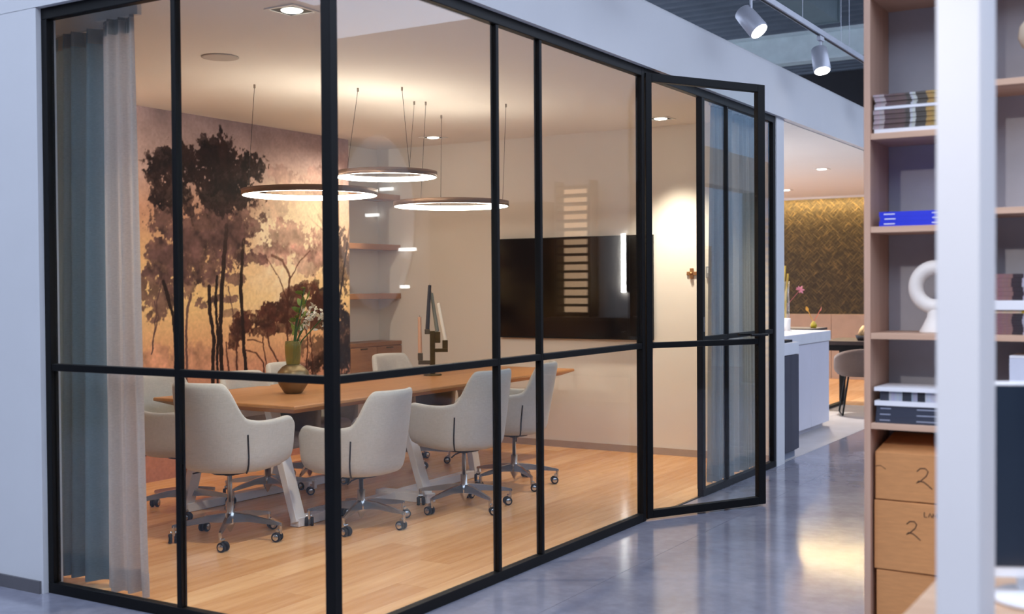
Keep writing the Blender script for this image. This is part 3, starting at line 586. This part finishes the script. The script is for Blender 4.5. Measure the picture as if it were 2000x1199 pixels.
# ------------------------------------------------------------------ geometric candle holder
k_=.000693; cn=empty('candle_holder',(-2.266,3.894,.7503),yaw); tag(cn,'blocky bronze candle holder on the far part of the table','candle holder')
def cz(x,y): return ((x-305)*k_*1.0,(1095-y)*k_)
def cbox(x0,x1,y0,y1,t=.02):
    a=cz(x0,y1); b=cz(x1,y0); return B(a[0],b[0],-t,t,a[1],b[1])
MB().lathe([(.0,0),(.072,0),(.072,.008),(.066,.012),(.0,.012)],28).build('foot',BRONZE,cn)
cbox(278,335,590,1085).build('stem',BRONZE,cn,.002)
cbox(145,277,925,970).build('arm',BRONZE,cn,.002); cbox(140,195,840,924).build('cup',BRONZE,cn,.002)
cbox(336,480,790,830).build('arm',BRONZE,cn,.002); cbox(420,480,695,789).build('cup',BRONZE,cn,.002)
cbox(336,395,600,725).build('cup',BRONZE,cn,.002); cbox(220,277,570,625).build('cup',BRONZE,cn,.002)
def candle(p0,p1,w,c,label,yo=0):
    M=cn.matrix_basis
    a=cz(*p0); b=cz(*p1); root=empty('candle',(-2.266,3.894,.7503),yaw); tag(root,label,'candle','dinner candles in the bronze holder')
    MB().tube([(a[0],0,a[1]),(b[0],yo,b[1])],w*k_/2,12,True,w*k_/2*.8).build('wax',mat('wax_%d_%d'%(c[0],c[1]),c,.5,0,.03),root)
    d=Vector((b[0]-a[0],0,b[1]-a[1])).normalized()*.012; MB().tube([(b[0],yo,b[1]),(b[0]+d.x,yo,b[1]+d.z)],.0012,5).build('wick',DARKM,root)
candle((165,838),(162,430),48,(196,152,122),'upright beige candle on the left arm of the holder')
candle((250,568),(283,70),48,(34,34,42),'tall leaning black candle in the holder',-.03)
candle((362,598),(296,160),46,(108,112,106),'leaning grey candle in the middle of the holder',.03)
candle((450,694),(372,275),46,(226,220,208),'leaning white candle on the right arm of the holder')
# ------------------------------------------------------------------ track lighting
tk=empty('light_track',(.34,5,3.40)); tag(tk,'long silver lighting track hung above the corridor','track')
SILV=mat('silver_anodised',(186,188,198),.38,.35)
B(-.02,.02,-6,9,0,.045).build('rail',SILV,tk,.004); B(-.008,.008,-6,9,-.003,0).build('slot',DARKM,tk)
for yy in (-4.5,-2.2,.06,1.1,1.35,4,6.5): MB().tube([(0,yy,.045),(0,yy,1.62)],.003,6).build('suspension_cable',SILV,tk)
def tspot(y,aim,label,power=0):
    root=empty('track_spot',(.34,y,3.40)); tag(root,label,'lamp','silver track spotlights')
    B(-.016,.016,-.05,.05,-.04,-.0035).build('adapter',SILV,root,.003); MB().tube([(0,0,-.04),(0,0,-.12)],.010,8).build('stem',SILV,root)
    d=Vector(aim).normalized(); M=Matrix.Translation((0,0,-.19))@d.to_track_quat('Z','Y').to_matrix().to_4x4()
    MB().lathe([(.0,-.105),(.055,-.105),(.062,-.098),(.066,-.02),(.068,.085),(.064,.098)],28,M=M).build('head',SILV,root)
    MB().lathe([(.060,.0985),(.0,.092)],24,M=M).build('lens',emit('cool_led_face',(1,.97,.94),9),root)
    if power:
        p=Vector((.34,y,3.21))+d*.115; l=lamp('track_beam','SPOT',p,power,(1,.95,.9),.05,p+d,75 if aim[0]>0 else 165,.8)
for y,aim,lab,pw_ in ((3.93,(.62,-.15,-.75),'silver track spotlight nearest the camera above the fascia',18),(5.52,(.22,-.3,-.9),'silver track spotlight second along the track above the fascia',18),(2.4,(.5,.1,-.85),'silver track spotlight third back towards the corner post',25),(0.6,(.5,.1,-.85),'silver track spotlight at the camera end of the track',25),(7.4,(.3,-.2,-.9),'silver track spotlight farthest along, beyond the bookcase',40)):
    tspot(y,aim,lab,pw_)
# ------------------------------------------------------------------ kitchen display beyond the room
struct(B(-6,-.0,5.565,16,2.772,2.95).build('ceiling_kitchen',CEILW),'plain soffit over the kitchen display')
kf=empty('floor',(0,0,0)); struct(kf,'pale grey tile floor of the kitchen display')
TILE=mat('pale_stone_tile',(188,182,180),.35,0,.08,3)
B(-6,.01,5.565,16,-.03,-.008).build('screed',mat('dark_joint',(60,62,70),.8),kf)
tile_me=B(0,.598,0,1.198,-.02,0).mesh('tile',TILE)
for i in range(8):
    for j in range(4): inst('tile',tile_me,kf,(.008-.6*(i+1),5.566+1.2*j,0))
PL2=B(0,.218,0,1.896,-.02,0).mesh('plank',PLK)
for i in range(22):
    for j in range(3): inst('plank',PL2,kf,(.008-.22*(i+1),10.37+1.9*j,0))
def weave():
    m,nt,b=base('gold_diagonal_weave'); tc=nt.nodes.new('ShaderNodeTexCoord'); vals=[]
    for ang in (.785,-.785):
        mp=nt.nodes.new('ShaderNodeMapping'); mp.inputs['Rotation'].default_value=(0,ang,0); mp.inputs['Scale'].default_value=(1,1,1); nt.links.new(tc.outputs['Object'],mp.inputs[0])
        mp2=nt.nodes.new('ShaderNodeMapping'); mp2.inputs['Scale'].default_value=(7,1,85); nt.links.new(mp.outputs[0],mp2.inputs[0])
        n=nt.nodes.new('ShaderNodeTexNoise'); n.inputs['Scale'].default_value=1; n.inputs['Detail'].default_value=2; nt.links.new(mp2.outputs[0],n.inputs['Vector']); vals.append(n.outputs['Fac'])
    a=nt.nodes.new('ShaderNodeMath'); a.operation='MAXIMUM'; nt.links.new(vals[0],a.inputs[0]); nt.links.new(vals[1],a.inputs[1])
    r=ramp(nt,a.outputs[0],[(.38,lin((30,22,8))),(.58,lin((66,52,25))),(.75,lin((124,100,58)))])
    nt.links.new(r.outputs[0],b.inputs['Base Color']); b.inputs['Roughness'].default_value=.45; b.inputs['Metallic'].default_value=.25; bumpn(nt,a.outputs[0],b,.6,.02); return m
struct(B(-6,.05,14.2,14.35,.985,2.77).build('wall_kitchen',weave()),'gold woven-look wall covering behind the kitchen display')
wn=empty('wainscot',(0,14.1,0)); wn['kind']='structure'; wn['label']='beige panelled wainscot below the gold wall'
BEI=mat('beige_panel',(178,150,128),.6)
for i in range(9): B(-.05-.66*(i+1),-.055-.66*i,0,.1,.0,.985).build('panel',BEI,wn,.004)
struct(B(-6,-.0,13.90,13.94,2.742,2.772).build('trim_soffit',CEILW),'shadow lip hiding the strip light')
ls=empty('led_strip',(-2.9,14.02,2.738)); tag(ls,'warm LED strip in the soffit along the gold wall','lamp')
ls['label']='warm LED strip in the soffit along the gold wall'
B(-2.9,2.9,-.02,.02,.02,.033).build('profile',SILV,ls); B(-2.9,2.9,-.012,.012,.012,.02).build('diffuser',emit('warm_strip',(1,.74,.34),150),ls)
downlight(-.874,9.677,2.772,'square recessed spot in the kitchen soffit, nearer one',360,.16,'kitchen soffit spots')
downlight(-2.16,12.33,2.772,'square recessed spot in the kitchen soffit, farther one',70,.16,'kitchen soffit spots')
downlight(-1.7,7.2,2.772,'added unseen square spot brightening the kitchen, above the island',360,.16,'kitchen soffit spots')  # out-of-view spot added to brighten the kitchen
downlight(-3.2,9.4,2.772,'added unseen square spot brightening the kitchen from deep inside',340,.16,'kitchen soffit spots')  # second unseen spot added for more kitchen light
SLAB=mat('pale_worktop',(230,230,234),.35,0,.04,5); GREYF=mat('mid_grey_front',(214,212,222),.5,0,.02,3); DKF=wood('dark_stained_front',(58,58,68),(78,78,90),2,.45,4,.02)
kc=empty('dark_kitchen_unit',(-.33,5.795,0)); tag(kc,'dark wood kitchen unit with pale worktop at the end of the glazed room','cabinet')
B(-.3,.32,-.22,.22,.06,.865).build('carcass',DKF,kc,.002); B(-.27,.30,-.2,.21,0,.06).build('plinth',mat('blue_grey_plinth',(120,128,146),.4),kc)
for a,b in ((-.219,-.001),(.001,.219)): B(.32,.335,a,b,.07,.86).build('front',DKF,kc,.002)
B(-.3,.335,-.222,.225,.865,.965).build('worktop',SLAB,kc,.004); B(-.1,.3,-.2,.16,.965,.985).build('hob',DARKM,kc,.003)
ki=empty('kitchen_island',(-.95,7.3,0)); tag(ki,'light grey kitchen island with thick pale worktop','kitchen island')
B(-.56,.57,-.95,.88,.05,.875).build('carcass',GREYF,ki); B(-.53,.53,-.9,.84,0,.05).build('plinth',GREYF,ki)
for q in range(3): B(.57,.587,-.95+.61*q+.002,-.95+.61*(q+1)-.002,.055,.872).build('front',GREYF,ki,.002)
B(-.58,.60,-.97,.90,.875,.978).build('worktop',SLAB,ki,.006)
kb=empty('breakfast_bar',(-1.05,8.45,0)); tag(kb,'thin dark wood bar top behind the kitchen island','counter')
B(-.5,.52,-.25,.25,.965,.99).build('bar_top',mat('dark_walnut',(70,56,50),.4),kb,.003); 
for sx in (-.45,.45): B(sx-.03,sx+.03,-.2,.2,0,.965).build('leg',DARKM,kb)
# things on the island
gv=empty('glass_cylinder_vase',(-.80,8.02,.9782)); tag(gv,'tall clear glass cylinder with yellow stems on the kitchen island','vase')
MB().lathe([(.0,0),(.075,0),(.075,.50),(.070,.50),(.070,.012),(.0,.012)],28).build('glass',GLASS,gv)
for a in range(5): MB().tube([(.03*math.cos(a*1.3),.03*math.sin(a*1.3),.013),(.04*math.cos(a*1.3),.04*math.sin(a*1.3),.35),(.06*math.cos(a*1.3+.4),.06*math.sin(a*1.3+.4),.58+.02*a)],.011,7).build('stem',mat('yellow_stem',(206,170,70),.6,0,.15),gv)
ct=empty('white_cup',(-.70,7.80,.9782)); tag(ct,'small white cup in front of the glass cylinder on the island','cup')
MB().lathe([(.0,0),(.05,0),(.055,.01),(.058,.13),(.053,.13),(.05,.015),(.0,.015)],24).build('cup',CERAM,ct); MB().lathe([(.07,0.0),(.075,.006),(.05,.006)],24).build('saucer',CERAM,ct)
pf=empty('pink_flower',(-.83,8.12,.99)); tag(pf,'single pink flower leaning out beside the glass cylinder','flower')
MB().tube([(0,0,0),(.05,.02,.25),(.17,.05,.40)],.004,6).build('stem',mat('pink_stem',(170,90,90),.6),pf)
fb_=MB()
for q in range(10): leaf(fb_,(.17,.05,.40),(rng.normal(),rng.normal(),rng.normal()+.5),.05,.014)
fb_.build('petals',mat('pink_petal',(226,140,150),.6),pf)
bv=empty('bud_vase',(-.60,8.44,.9902)); tag(bv,'tiny yellow bud vase with orange sprigs on the dark bar top','vase')
MB().lathe([(.0,0),(.03,0),(.036,.03),(.022,.055),(.014,.07)],18).build('bowl',mat('yellow_glaze',(196,170,40),.3),bv)
for s_,c_ in ((-.06,(222,160,60)),(.07,(220,120,90))):
    MB().tube([(0,0,.06),(s_*.5,0,.12),(s_,0,.19)],.004,6).build('stem',mat('sprig_%d'%c_[1],c_,.6),bv); lb=MB(); leaf(lb,(s_,0,.17),(s_,0,.2),.06,.018); lb.build('leaf',mat('sprig_%d'%c_[1],c_,.6),bv)
# dining set beyond the island
dt=empty('dining_table',(-.15,10.05,0)); tag(dt,'black framed dining table beyond the kitchen island','table')
B(-.74,1.0,-.45,.45,.755,.80).build('tabletop',mat('smoked_oak',(66,54,50),.45),dt,.003)
for sx in (-.71,.95):
    for sy in (-.42,.42): B(sx-.03,sx+.03,sy-.03,sy+.03,0,.755).build('leg',DARKM,dt)
    B(sx-.03,sx+.03,-.39,.39,0,.03).build('foot_rail',DARKM,dt)
B(-.68,.92,-.44,-.41,.69,.755).build('apron',DARKM,dt)
bk=empty('bread_basket',(-.42,9.85,.8002)); tag(bk,'small basket with pale bread on the dining table','basket')
MB().lathe([(.0,0),(.09,0),(.12,.06),(.115,.06),(.085,.01),(.0,.01)],20).build('basket',mat('black_wire',(34,30,30),.6),bk)
for q in range(3): MB().lathe([(.0,-.07),(.03,-.05),(.036,0),(.03,.05),(.0,.07)],12,c=(-.04+.04*q,0,.11),M=Matrix.Rotation(.5+.2*q,4,'Y')).build('bread',mat('bread_crust',(206,166,116),.8,0,.1,20),bk)
dc=empty('dining_chair',(-.36,9.42,0),.35); tag(dc,'brown upholstered dining chair with thin black sled frame','chair')
BRN=fabric('taupe_weave',(112,92,82))
v=[];f=[];NU,NV=20,8
for i in range(NU+1):
    a=-1.9+3.8*i/NU
    for j in range(NV+1):
        t=j/NV; R_=.20+.09*min(1,t*2.2); v.append((R_*math.sin(a)*1.02,-R_*math.cos(a),.44+.02*t+(.28*math.cos(a*.55)**1.2)*max(0,t-.25)/.75))
for i in range(NU):
    for j in range(NV): q=i*(NV+1)+j; f.append((q,q+NV+1,q+NV+2,q+1))
s_=MB().add(v,f,True).build('shell',BRN,dc); so=s_.modifiers.new('s','SOLIDIFY'); so.thickness=.03
MB().lathe([(.0,.43),(.22,.43),(.24,.46),(.22,.50),(.0,.505)],24).build('seat',BRN,dc)
for sx in (-.22,.22): MB().tube([(sx*.7,.16,.43),(sx,.22,.012),(sx,-.24,.012),(sx*.7,-.18,.43)],.010,8).build('leg_frame',DARKM,dc)
# ------------------------------------------------------------------ bookcase in the foreground
YS=.88; YB=1.165
bc=empty('bookcase',(1.872,YS,0)); tag(bc,'tall pale ash bookcase standing behind the white post','bookcase')
def bcb(x0,x1,y0,y1,z0,z1,name,m): return B(x0-1.872,x1-1.872,y0-YS,y1-YS,z0,z1).build(name,m,bc,.0012)
bcb(1.872,1.896,YS,YB+.012,0,3.0,'side_panel',LAM); bcb(2.232,2.254,YS,YB,0,3.0,'divider',LAM); bcb(3.0,3.024,YS,YB+.012,0,3.0,'side_panel',LAM)
bcb(1.896,3.0,YB,YB+.012,.0,3.0,'back_panel',BACKP)
Z1=[.03,.922,1.263,1.665,2.016,2.55,3.0]; Z2=[.03,.45,.922,1.263,1.72,2.178,2.6,3.0]
for z in Z1: bcb(1.8965,2.2315,YS+.002,YB,z-.023,z,'shelf_board',LAMX)
for z in Z2: bcb(2.2545,2.9995,YS+.002,YB,z-.023,z,'shelf_board',LAMX)
# magazines
def spinemat(name,stops):
    if name in _m: return _m[name]
    m,nt,b=base(name); tc=nt.nodes.new('ShaderNodeTexCoord'); sx=nt.nodes.new('ShaderNodeSeparateXYZ'); nt.links.new(tc.outputs['Generated'],sx.inputs[0])
    r=ramp(nt,sx.outputs[0],[(p,lin(c)) for p,c in stops]); r.color_ramp.interpolation='CONSTANT'
    n=tex(nt,90,2,.5,(1,1,.3)); mx=nt.nodes.new('ShaderNodeMix'); mx.data_type='RGBA'; mx.blend_type='MULTIPLY'; mx.inputs[0].default_value=.45
    nt.links.new(r.outputs[0],mx.inputs[6]); nt.links.new(n.outputs['Color'],mx.inputs[7]); nt.links.new(mx.outputs[2],b.inputs['Base Color']); b.inputs['Roughness'].default_value=.35; _m[name]=m; return m
SP1=spinemat('striped_magazine_spine',[(0,(186,170,176)),(.13,(92,66,72)),(.38,(46,44,52)),(.43,(196,200,206)),(.5,(44,42,46)),(.62,(176,142,66)),(.80,(52,46,40)),(.88,(232,190,120))])
SP2=spinemat('maroon_magazine_spine',[(0,(150,110,108)),(.3,(60,48,54)),(.42,(190,192,200)),(.55,(46,44,52)),(.66,(206,164,80)),(.85,(60,50,50))])
SP3=spinemat('monochrome_book_spine',[(0,(70,74,84)),(.12,(190,194,206)),(.3,(60,64,74)),(.42,(170,176,190)),(.5,(50,52,60)),(.6,(206,208,218)),(.9,(120,124,136))])
def book(name,x0,x1,z0,th,m,label,cat,group,y0=None,dep=.215,rz=0,pages=True,marks=None,mk=PAPER):
    y0=YS+.02 if y0 is None else y0; w=x1-x0
    root=empty(name,(x0,y0,z0),rz); tag(root,label,cat,group); e=min(.0025,th*.25)
    B(0,w,0,dep,0,th).build('cover',m,root,.0008) if not pages else None
    if pages:
        B(0,w,0,dep,0,e).build('cover',m,root); B(0,w,0,dep,th-e,th).build('cover',m,root); B(0,w,0,.004,e,th-e).build('spine',m,root); B(.003,w-.003,.004,dep-.003,e,th-e).build('pages',PAPER,root)
    for a,b in marks or []: B(a*w,b*w,-.0006,0,th*.4,th*.6).build('spine_print',mk,root)
    return root
ORD=['lowest','second lowest','third lowest','fourth from the bottom','fifth from the bottom','sixth from the bottom','seventh from the bottom','eighth from the bottom','ninth from the bottom']
z=Z1[4]+.0004
book('white_board',1.905,2.215,z,.016,PAPER,'white box lid under the striped magazines on the upper shelf','box lid',None,pages=False); z+=.0164
for q in range(8):
    book('magazine',1.904+.004*math.sin(q*.42)-.004,2.214+.004*math.sin(q*.42)-.004,z,.0088,SP1,'striped magazine in the lower pile on the upper shelf, %s'%ORD[q],'magazine','striped magazines in the left bay',YS+.018+.004*(q%2)+.002*math.cos(q*1.7),pages=False); z+=.0091
book('white_board',1.906,2.216,z,.011,PAPER,'thin white sleeve between the two piles of striped magazines','sleeve',None,YS+.02,pages=False); z+=.0114
for q in range(5):
    book('magazine',1.906+.004*math.sin(q*1.2),2.216+.004*math.sin(q*1.2),z,.0088,SP1,'striped magazine in the top pile on the upper shelf, %s'%ORD[q],'magazine','striped magazines in the left bay',YS+.018+.004*(q%2)+.002*math.cos(q),pages=False); z+=.0091
BLU=mat('royal_blue_cloth',(16,44,206),.4,0,.08)
for q,w in enumerate(('lowest','middle','topmost')): book('blue_book',1.925+.003*(q%2),2.215,Z1[3]+.0004+q*.0182,.018,BLU,'royal blue book with white lettering, %s of three'%w,'book','blue books',YS+.015,marks=[(.06,.2),(.66,.84)],mk=PAPER)
DNV=mat('dark_slate_cover',(58,62,76),.4)
for q,w in enumerate(('lowest','middle','topmost')): book('slate_book',1.910+.002*q,2.21,Z1[1]+.0004+q*.0222,.022,DNV,'dark slate book with silver lettering, %s of three'%w,'book','slate books',YS+.018,marks=[(.05,.18),(.5,.84)],mk=mat('silver_ink',(150,156,172),.4))
zz=Z1[1]+.0004+3*.0222
book('white_board',1.908,2.215,zz,.018,PAPER,'white flat book lying on the three slate books','book',None,YS+.012); zz+=.0184
for q,w in enumerate(('lower','upper')): book('patterned_book',1.926,2.20,zz+q*.0182,.018,SP3,'black and white patterned book, the %s of two'%w,'book','patterned books',YS+.022)
book('white_board',1.908,2.212,zz+.0368,.014,PAPER,'white flat book on top of the patterned books','book',None,YS+.006)
z=Z2[3]+.0004
for q in range(8): book('magazine',2.30+.003*math.sin(q),2.60+.003*math.sin(q),z,.0092,SP2,'maroon spined magazine under the white tray right of the post, %s'%ORD[q],'magazine','maroon magazines in the right bay',pages=False); z+=.0096
book('cream_magazine',2.302,2.60,z,.012,spinemat('cream_spine',[(0,(236,206,176)),(.4,(206,176,60)),(.7,(236,206,176))]),'cream and yellow magazine under the white tray','magazine',None,pages=False); z+=.0124
book('white_tray',2.28,2.62,z,.034,PAPER,'thick white tray dividing the magazine pile right of the post','tray',None,YS+.01,pages=False); z+=.0344
for q in range(6): book('magazine',2.30+.004*math.sin(q*1.4),2.60+.004*math.sin(q*1.4),z,.0155,SP2,'maroon spined magazine on the white tray right of the post, %s'%ORD[q],'magazine','maroon magazines in the right bay',pages=True); z+=.0159
# ring sculpture
rs=empty('ring_sculpture',(2.115,YS+.09,Z1[2]+.0003)); tag(rs,'white ceramic ring sculpture on a flared foot','sculpture')
v=[];f=[];n1,n2=40,14
for i in range(n1):
    a=2*PI*i/n1
    for j in range(n2):
        b_=2*PI*j/n2; R_=.072+.028*math.cos(b_); v.append((R_*math.cos(a),.03*math.sin(b_),.172+R_*1.02*math.sin(a)))
for i in range(n1):
    for j in range(n2): f.append((i*n2+j,((i+1)%n1)*n2+j,((i+1)%n1)*n2+(j+1)%n2,i*n2+(j+1)%n2))
MB().add(v,f,True).build('ring',CERAM,rs)
MB().lathe([(.0,0),(.058,0),(.058,.008),(.046,.03),(.032,.06),(.028,.085),(.024,.095)],24).build('foot',CERAM,rs)
# figurine on the upper right shelf
fg=empty('figurine',(2.475,YS+.08,Z2[5]+.0003)); tag(fg,'cream turned figurine on the upper right shelf','figurine')
MB().lathe([(.0,0),(.045,0),(.045,.015),(.022,.03),(.022,.10),(.06,.115),(.075,.15),(.07,.19),(.04,.225),(.02,.24),(.0,.245)],12).build('body',mat('cream_stone',(214,196,172),.7,0,.05,20),fg)
MB().lathe([(.0,.243),(.024,.25),(.034,.28),(.024,.31),(.0,.318)],12).build('head',mat('cream_stone',(214,196,172),.7),fg)
wbx=empty('white_file_box',(2.38,YS+.03,Z2[2]+.0003)); tag(wbx,'plain white file box standing behind the monitor','box'); B(0,.3,0,.2,0,.258).build('body',mat('cool_white_card',(206,210,224),.7),wbx,.002); B(.001,.299,-.001,.201,.258,.266).build('lid',PAPER,wbx)
# cardboard boxes
def stroke(pts,name,parent,r=.0022,m=INK):
    o=MB().tube([(x,-.0008,z) for x,z in pts],r,5); o.v=[(a,b*.35-.0004,c) for a,b,c in o.v]; return o.build(name,m,parent)
def two(cx,cz,h):
    return [(cx-.4*h,cz+.28*h),(cx-.2*h,cz+.48*h),(cx+.1*h,cz+.5*h),(cx+.26*h,cz+.32*h),(cx+.16*h,cz+.05*h),(cx-.2*h,cz-.3*h),(cx-.42*h,cz-.42*h),(cx-.3*h,cz-.28*h),(cx,cz-.32*h),(cx+.25*h,cz-.5*h),(cx+.5*h,cz-.72*h)]
def cbx(z0,z1,x0,x1,label,rz=0):
    root=empty('cardboard_box',(x0,YS+.022,z0),rz); tag(root,label,'box','cardboard boxes'); w=x1-x0
    B(0,w,0,.235,0,z1-z0).build('body',CARD,root,.003); return root,w
b1,w=cbx(.632,.812,1.908,2.222,'top cardboard box marked with a large 2',-.02)
fl_=MB().add([(0,.004,.18),(w,.004,.18),(w,.2,.235),(0.02,.2,.235)],[(0,1,2,3)]); o=fl_.build('flap',CARD,b1); so=o.modifiers.new('s','SOLIDIFY'); so.thickness=.004
stroke(two(.178,.098,.062),'marking',b1); stroke([(.0,.125),(.02,.128),(.04,.115)],'tear',b1,.0012)
b2_,w=cbx(.366,.628,1.904,2.222,'middle cardboard box marked with a smaller 2',-.03)
stroke(two(.143,.165,.056),'marking',b2_)
for pts in ([(.185,.232),(.185,.214),(.195,.214)],[(.2,.214),(.206,.230),(.212,.214)],[(.216,.214),(.217,.230),(.223,.219),(.229,.230),(.230,.214)]): stroke(pts,'marking',b2_,.0018,mat('black_ink',(30,26,24),.7))
b3,w=cbx(.0305,.362,1.912,2.222,'bottom cardboard box partly hidden by the desk',.01)
B(.0,w,-.001,0,.0,.05).build('tape',mat('packing_tape',(170,118,66),.3),b3)
# ------------------------------------------------------------------ white post, desk, monitor
ps=empty('white_post',(2.602,-1.185,0)); tag(ps,'white square post close to the camera','post')
B(-.039,.039,-.092,.092,.02,3.2).build('shaft',WHITE,ps,.003); B(-.055,.055,-.105,.105,0,.02).build('foot_plate',WHITE,ps,.002)
dsk=empty('desk',(3.15,-.72,0)); tag(dsk,'light wood desk in the foreground beside the white post','desk')
DTOP=wood('pale_oak_desk',(196,156,124),(224,188,156),0,.4,4,.03)
B(-.705,.8,-.36,.40,.715,.74).build('desktop',DTOP,dsk,.002)
for sx in (-.62,.7):
    for sy in (-.3,.33): B(sx-.025,sx+.025,sy-.025,sy+.025,0,.715).build('leg',WHITE,dsk,.002)
B(-.6,.68,.31,.335,.62,.715).build('apron',WHITE,dsk)
ma=math.atan2(.42,.90)
mo=empty('monitor',(2.572,-.815,.7405),ma); tag(mo,'dark screened monitor with white frame on the desk','monitor')
B(0,.56,0,.03,.05,.487).build('housing',SHINYW,mo,.003); B(.006,.554,-.0025,0,.075,.481).build('display',mat('slate_blue_display',(38,48,62),.15,0,.1,2),mo)
MB().lathe([(.0,0),(.095,0),(.10,.006),(.092,.016),(.0,.02)],32,c=(.115,-.01,0)).build('stand_base',SHINYW,mo); B(.085,.145,.03,.045,.012,.3).build('stand_neck',SHINYW,mo,.002)
# ------------------------------------------------------------------ display opposite (mirrored in the glazing)
lr=empty('slatted_rack',(3.82,9.2,0)); tag(lr,'black open slatted rack against the opposite display wall','rack')
for sx in (-.24,.24): B(sx-.015,sx+.015,-.1,.1,1.062,2.75).build('upright',DARKM,lr)
for q in range(16): B(-.225,.225,-.1,.1,.105*q+1.085,.105*q+1.117).build('slat',DARKM,lr)
lp=empty('glowing_wall_lamp',(3.90,9.345,1.95)); tag(lp,'warm lit panel behind the slatted rack opposite','lamp'); B(-.16,.16,-.02,0,-.87,.75).build('diffuser',emit('warm_panel',(1,.62,.36),1.6),lp); B(-.17,.17,-.004,.004,-.88,.76).build('frame',DARKM,lp)
bm_=empty('backlit_mirror',(3.09,9.33,1.72)); tag(bm_,'backlit mirror on the opposite display wall','mirror'); B(-.12,.10,-.03,-.02,-.36,.36).build('mirror_glass',mat('dark_mirror',(60,58,58),.1,.6),bm_); B(-.10,.08,-.02,.0,-.34,.34).build('back_box',WHITE,bm_); B(.10,.15,-.03,-.0,-.36,.36).build('light_bar',emit('mirror_led',(1,.97,.92),34),bm_)
hc=empty('dark_washstand',(3.5,9.15,0)); tag(hc,'long dark washstand under the opposite mirror','cabinet'); B(-.72,.62,-.25,.2,.35,1.02).build('body',DARKM,hc); B(-.73,.63,-.27,.2,1.02,1.06).build('top',mat('black_stone',(26,24,24),.3),hc)

ov=empty('oval_wall_panel',(7.05,9.34,2.35)); tag(ov,'pale oval panel on the opposite display wall','panel')
MB().prism([(.66*math.cos(2*PI*q/40),1.22*math.sin(2*PI*q/40)) for q in range(40)],0,.03,M=Matrix.Rotation(PI/2,4,'X')).build('face',mat('pale_oval',(236,232,226),.6),ov)
for x_,z_,w_,lab in ((7.05,2.45,.23,'short linear wall lamp on the oval panel, lower one'),(6.80,2.80,.22,'short linear wall lamp on the oval panel, upper one'),(6.45,1.96,.29,'long linear wall lamp beside the oval panel'),(6.5,1.45,.15,'smallest linear wall lamp under the oval panel')):
    wl=empty('linear_wall_lamp',(x_,9.24,z_)); tag(wl,lab,'lamp','linear wall lamps opposite'); B(-w_/2,w_/2,-.02,.0,-.022,.022).build('diffuser',emit('linear_led',(1,.98,.95),9),wl); B(-.03,.03,0,.06,-.02,.02).build('bracket',SILV,wl)
ft=empty('added_light_track',(2.3,-2.6,3.40)); tag(ft,'added silver lighting track, unseen, above the desk area','track')  # track added out of frame; its spots brighten post, bookcase and desk
B(-2.2,2.2,-.02,.02,0,.045).build('rail',SILV,ft,.004)
for xx in (-1.8,1.8): MB().tube([(xx,0,.045),(xx,0,1.62)],.003,6).build('suspension_cable',SILV,ft)
for xx,aim,pw_ in ((1.3,(2.95,.9,1.2),170),(2.2,(2.5,-1,.9),50),(3.2,(2.6,-.9,.8),80)):
    root=empty('added_track_spot',(xx,-2.6,3.40)); tag(root,'added unseen spotlight over the desk brightening the %s'%('bookcase' if xx<2 else ('white post' if xx<3 else 'desk')),'lamp','added unseen spotlights over the desk')
    B(-.05,.05,-.016,.016,-.04,-.0035).build('adapter',SILV,root,.003); MB().tube([(0,0,-.04),(0,0,-.12)],.010,8).build('stem',SILV,root)
    d=(Vector(aim)-Vector((xx,-2.6,3.21))).normalized(); M=Matrix.Translation((0,0,-.19))@d.to_track_quat('Z','Y').to_matrix().to_4x4()
    MB().lathe([(.0,-.105),(.055,-.105),(.062,-.098),(.066,-.02),(.068,.085),(.064,.098)],28,M=M).build('head',SILV,root)
    MB().lathe([(.060,.0985),(.0,.092)],24,M=M).build('lens',emit('cool_led_face',(1,.97,.94),9),root)
    p=Vector((xx,-2.6,3.21))+d*.12; lamp('added_fill_beam','SPOT',p,pw_,(1,.90,.82),.05,p+d,44,.9)

for yy in (10.4,12.6,14.8):
    cl_=empty('shop_column',(2.78,yy,0)); tag(cl_,'grey-green square column of the shop front opposite, at %s'%('the near corner' if yy<11 else ('the middle' if yy<13 else 'the far end')),'column','columns of the opposite shop')
    B(-.09,.09,-.09,.09,.03,2.769).build('shaft',mat('sage_grey',(120,126,118),.6),cl_); B(-.11,.11,-.11,.11,0,.03).build('base_plate',SILV,cl_)
lv=empty('louvre_screen',(2.78,13.7,0)); tag(lv,'white louvred screen between the columns opposite','screen')
for sy in (-.95,.95): B(-.02,.02,sy-.02,sy+.02,0,2.6).build('post',SILV,lv)
for q in range(20): B(-.04,.04,-.93,.93,.3+.11*q,.35+.11*q).build('slat',WHITE,lv)
os_=empty('open_shelf_unit',(3.3,11.5,0)); tag(os_,'open oak shelf unit standing inside the opposite shop','shelf')
for sy in (-.5,.5): B(-.15,.15,sy-.02,sy+.02,0,2.0).build('upright',OAKD,os_)
for q in range(5): B(-.15,.15,-.48,.48,.2+.44*q,.23+.44*q).build('shelf_board',OAKD,os_)

tc_=empty('added_dark_cabinet',(5.0,9.12,0)); tag(tc_,'added tall black block darkening the screen reflection, beside the slatted rack opposite','cabinet')  # added so that the reflection over the wall screen stays dark
B(-.85,.85,-.2,.2,.06,2.5).build('body',DARKM,tc_); B(-.82,.82,-.17,.18,0,.06).build('plinth',DARKM,tc_)
for q in range(3): B(-.85+.5667*q+.002,-.85+.5667*(q+1)-.002,-.22,-.2,.07,2.49).build('door',mat('black_stone',(26,24,24),.3),tc_)
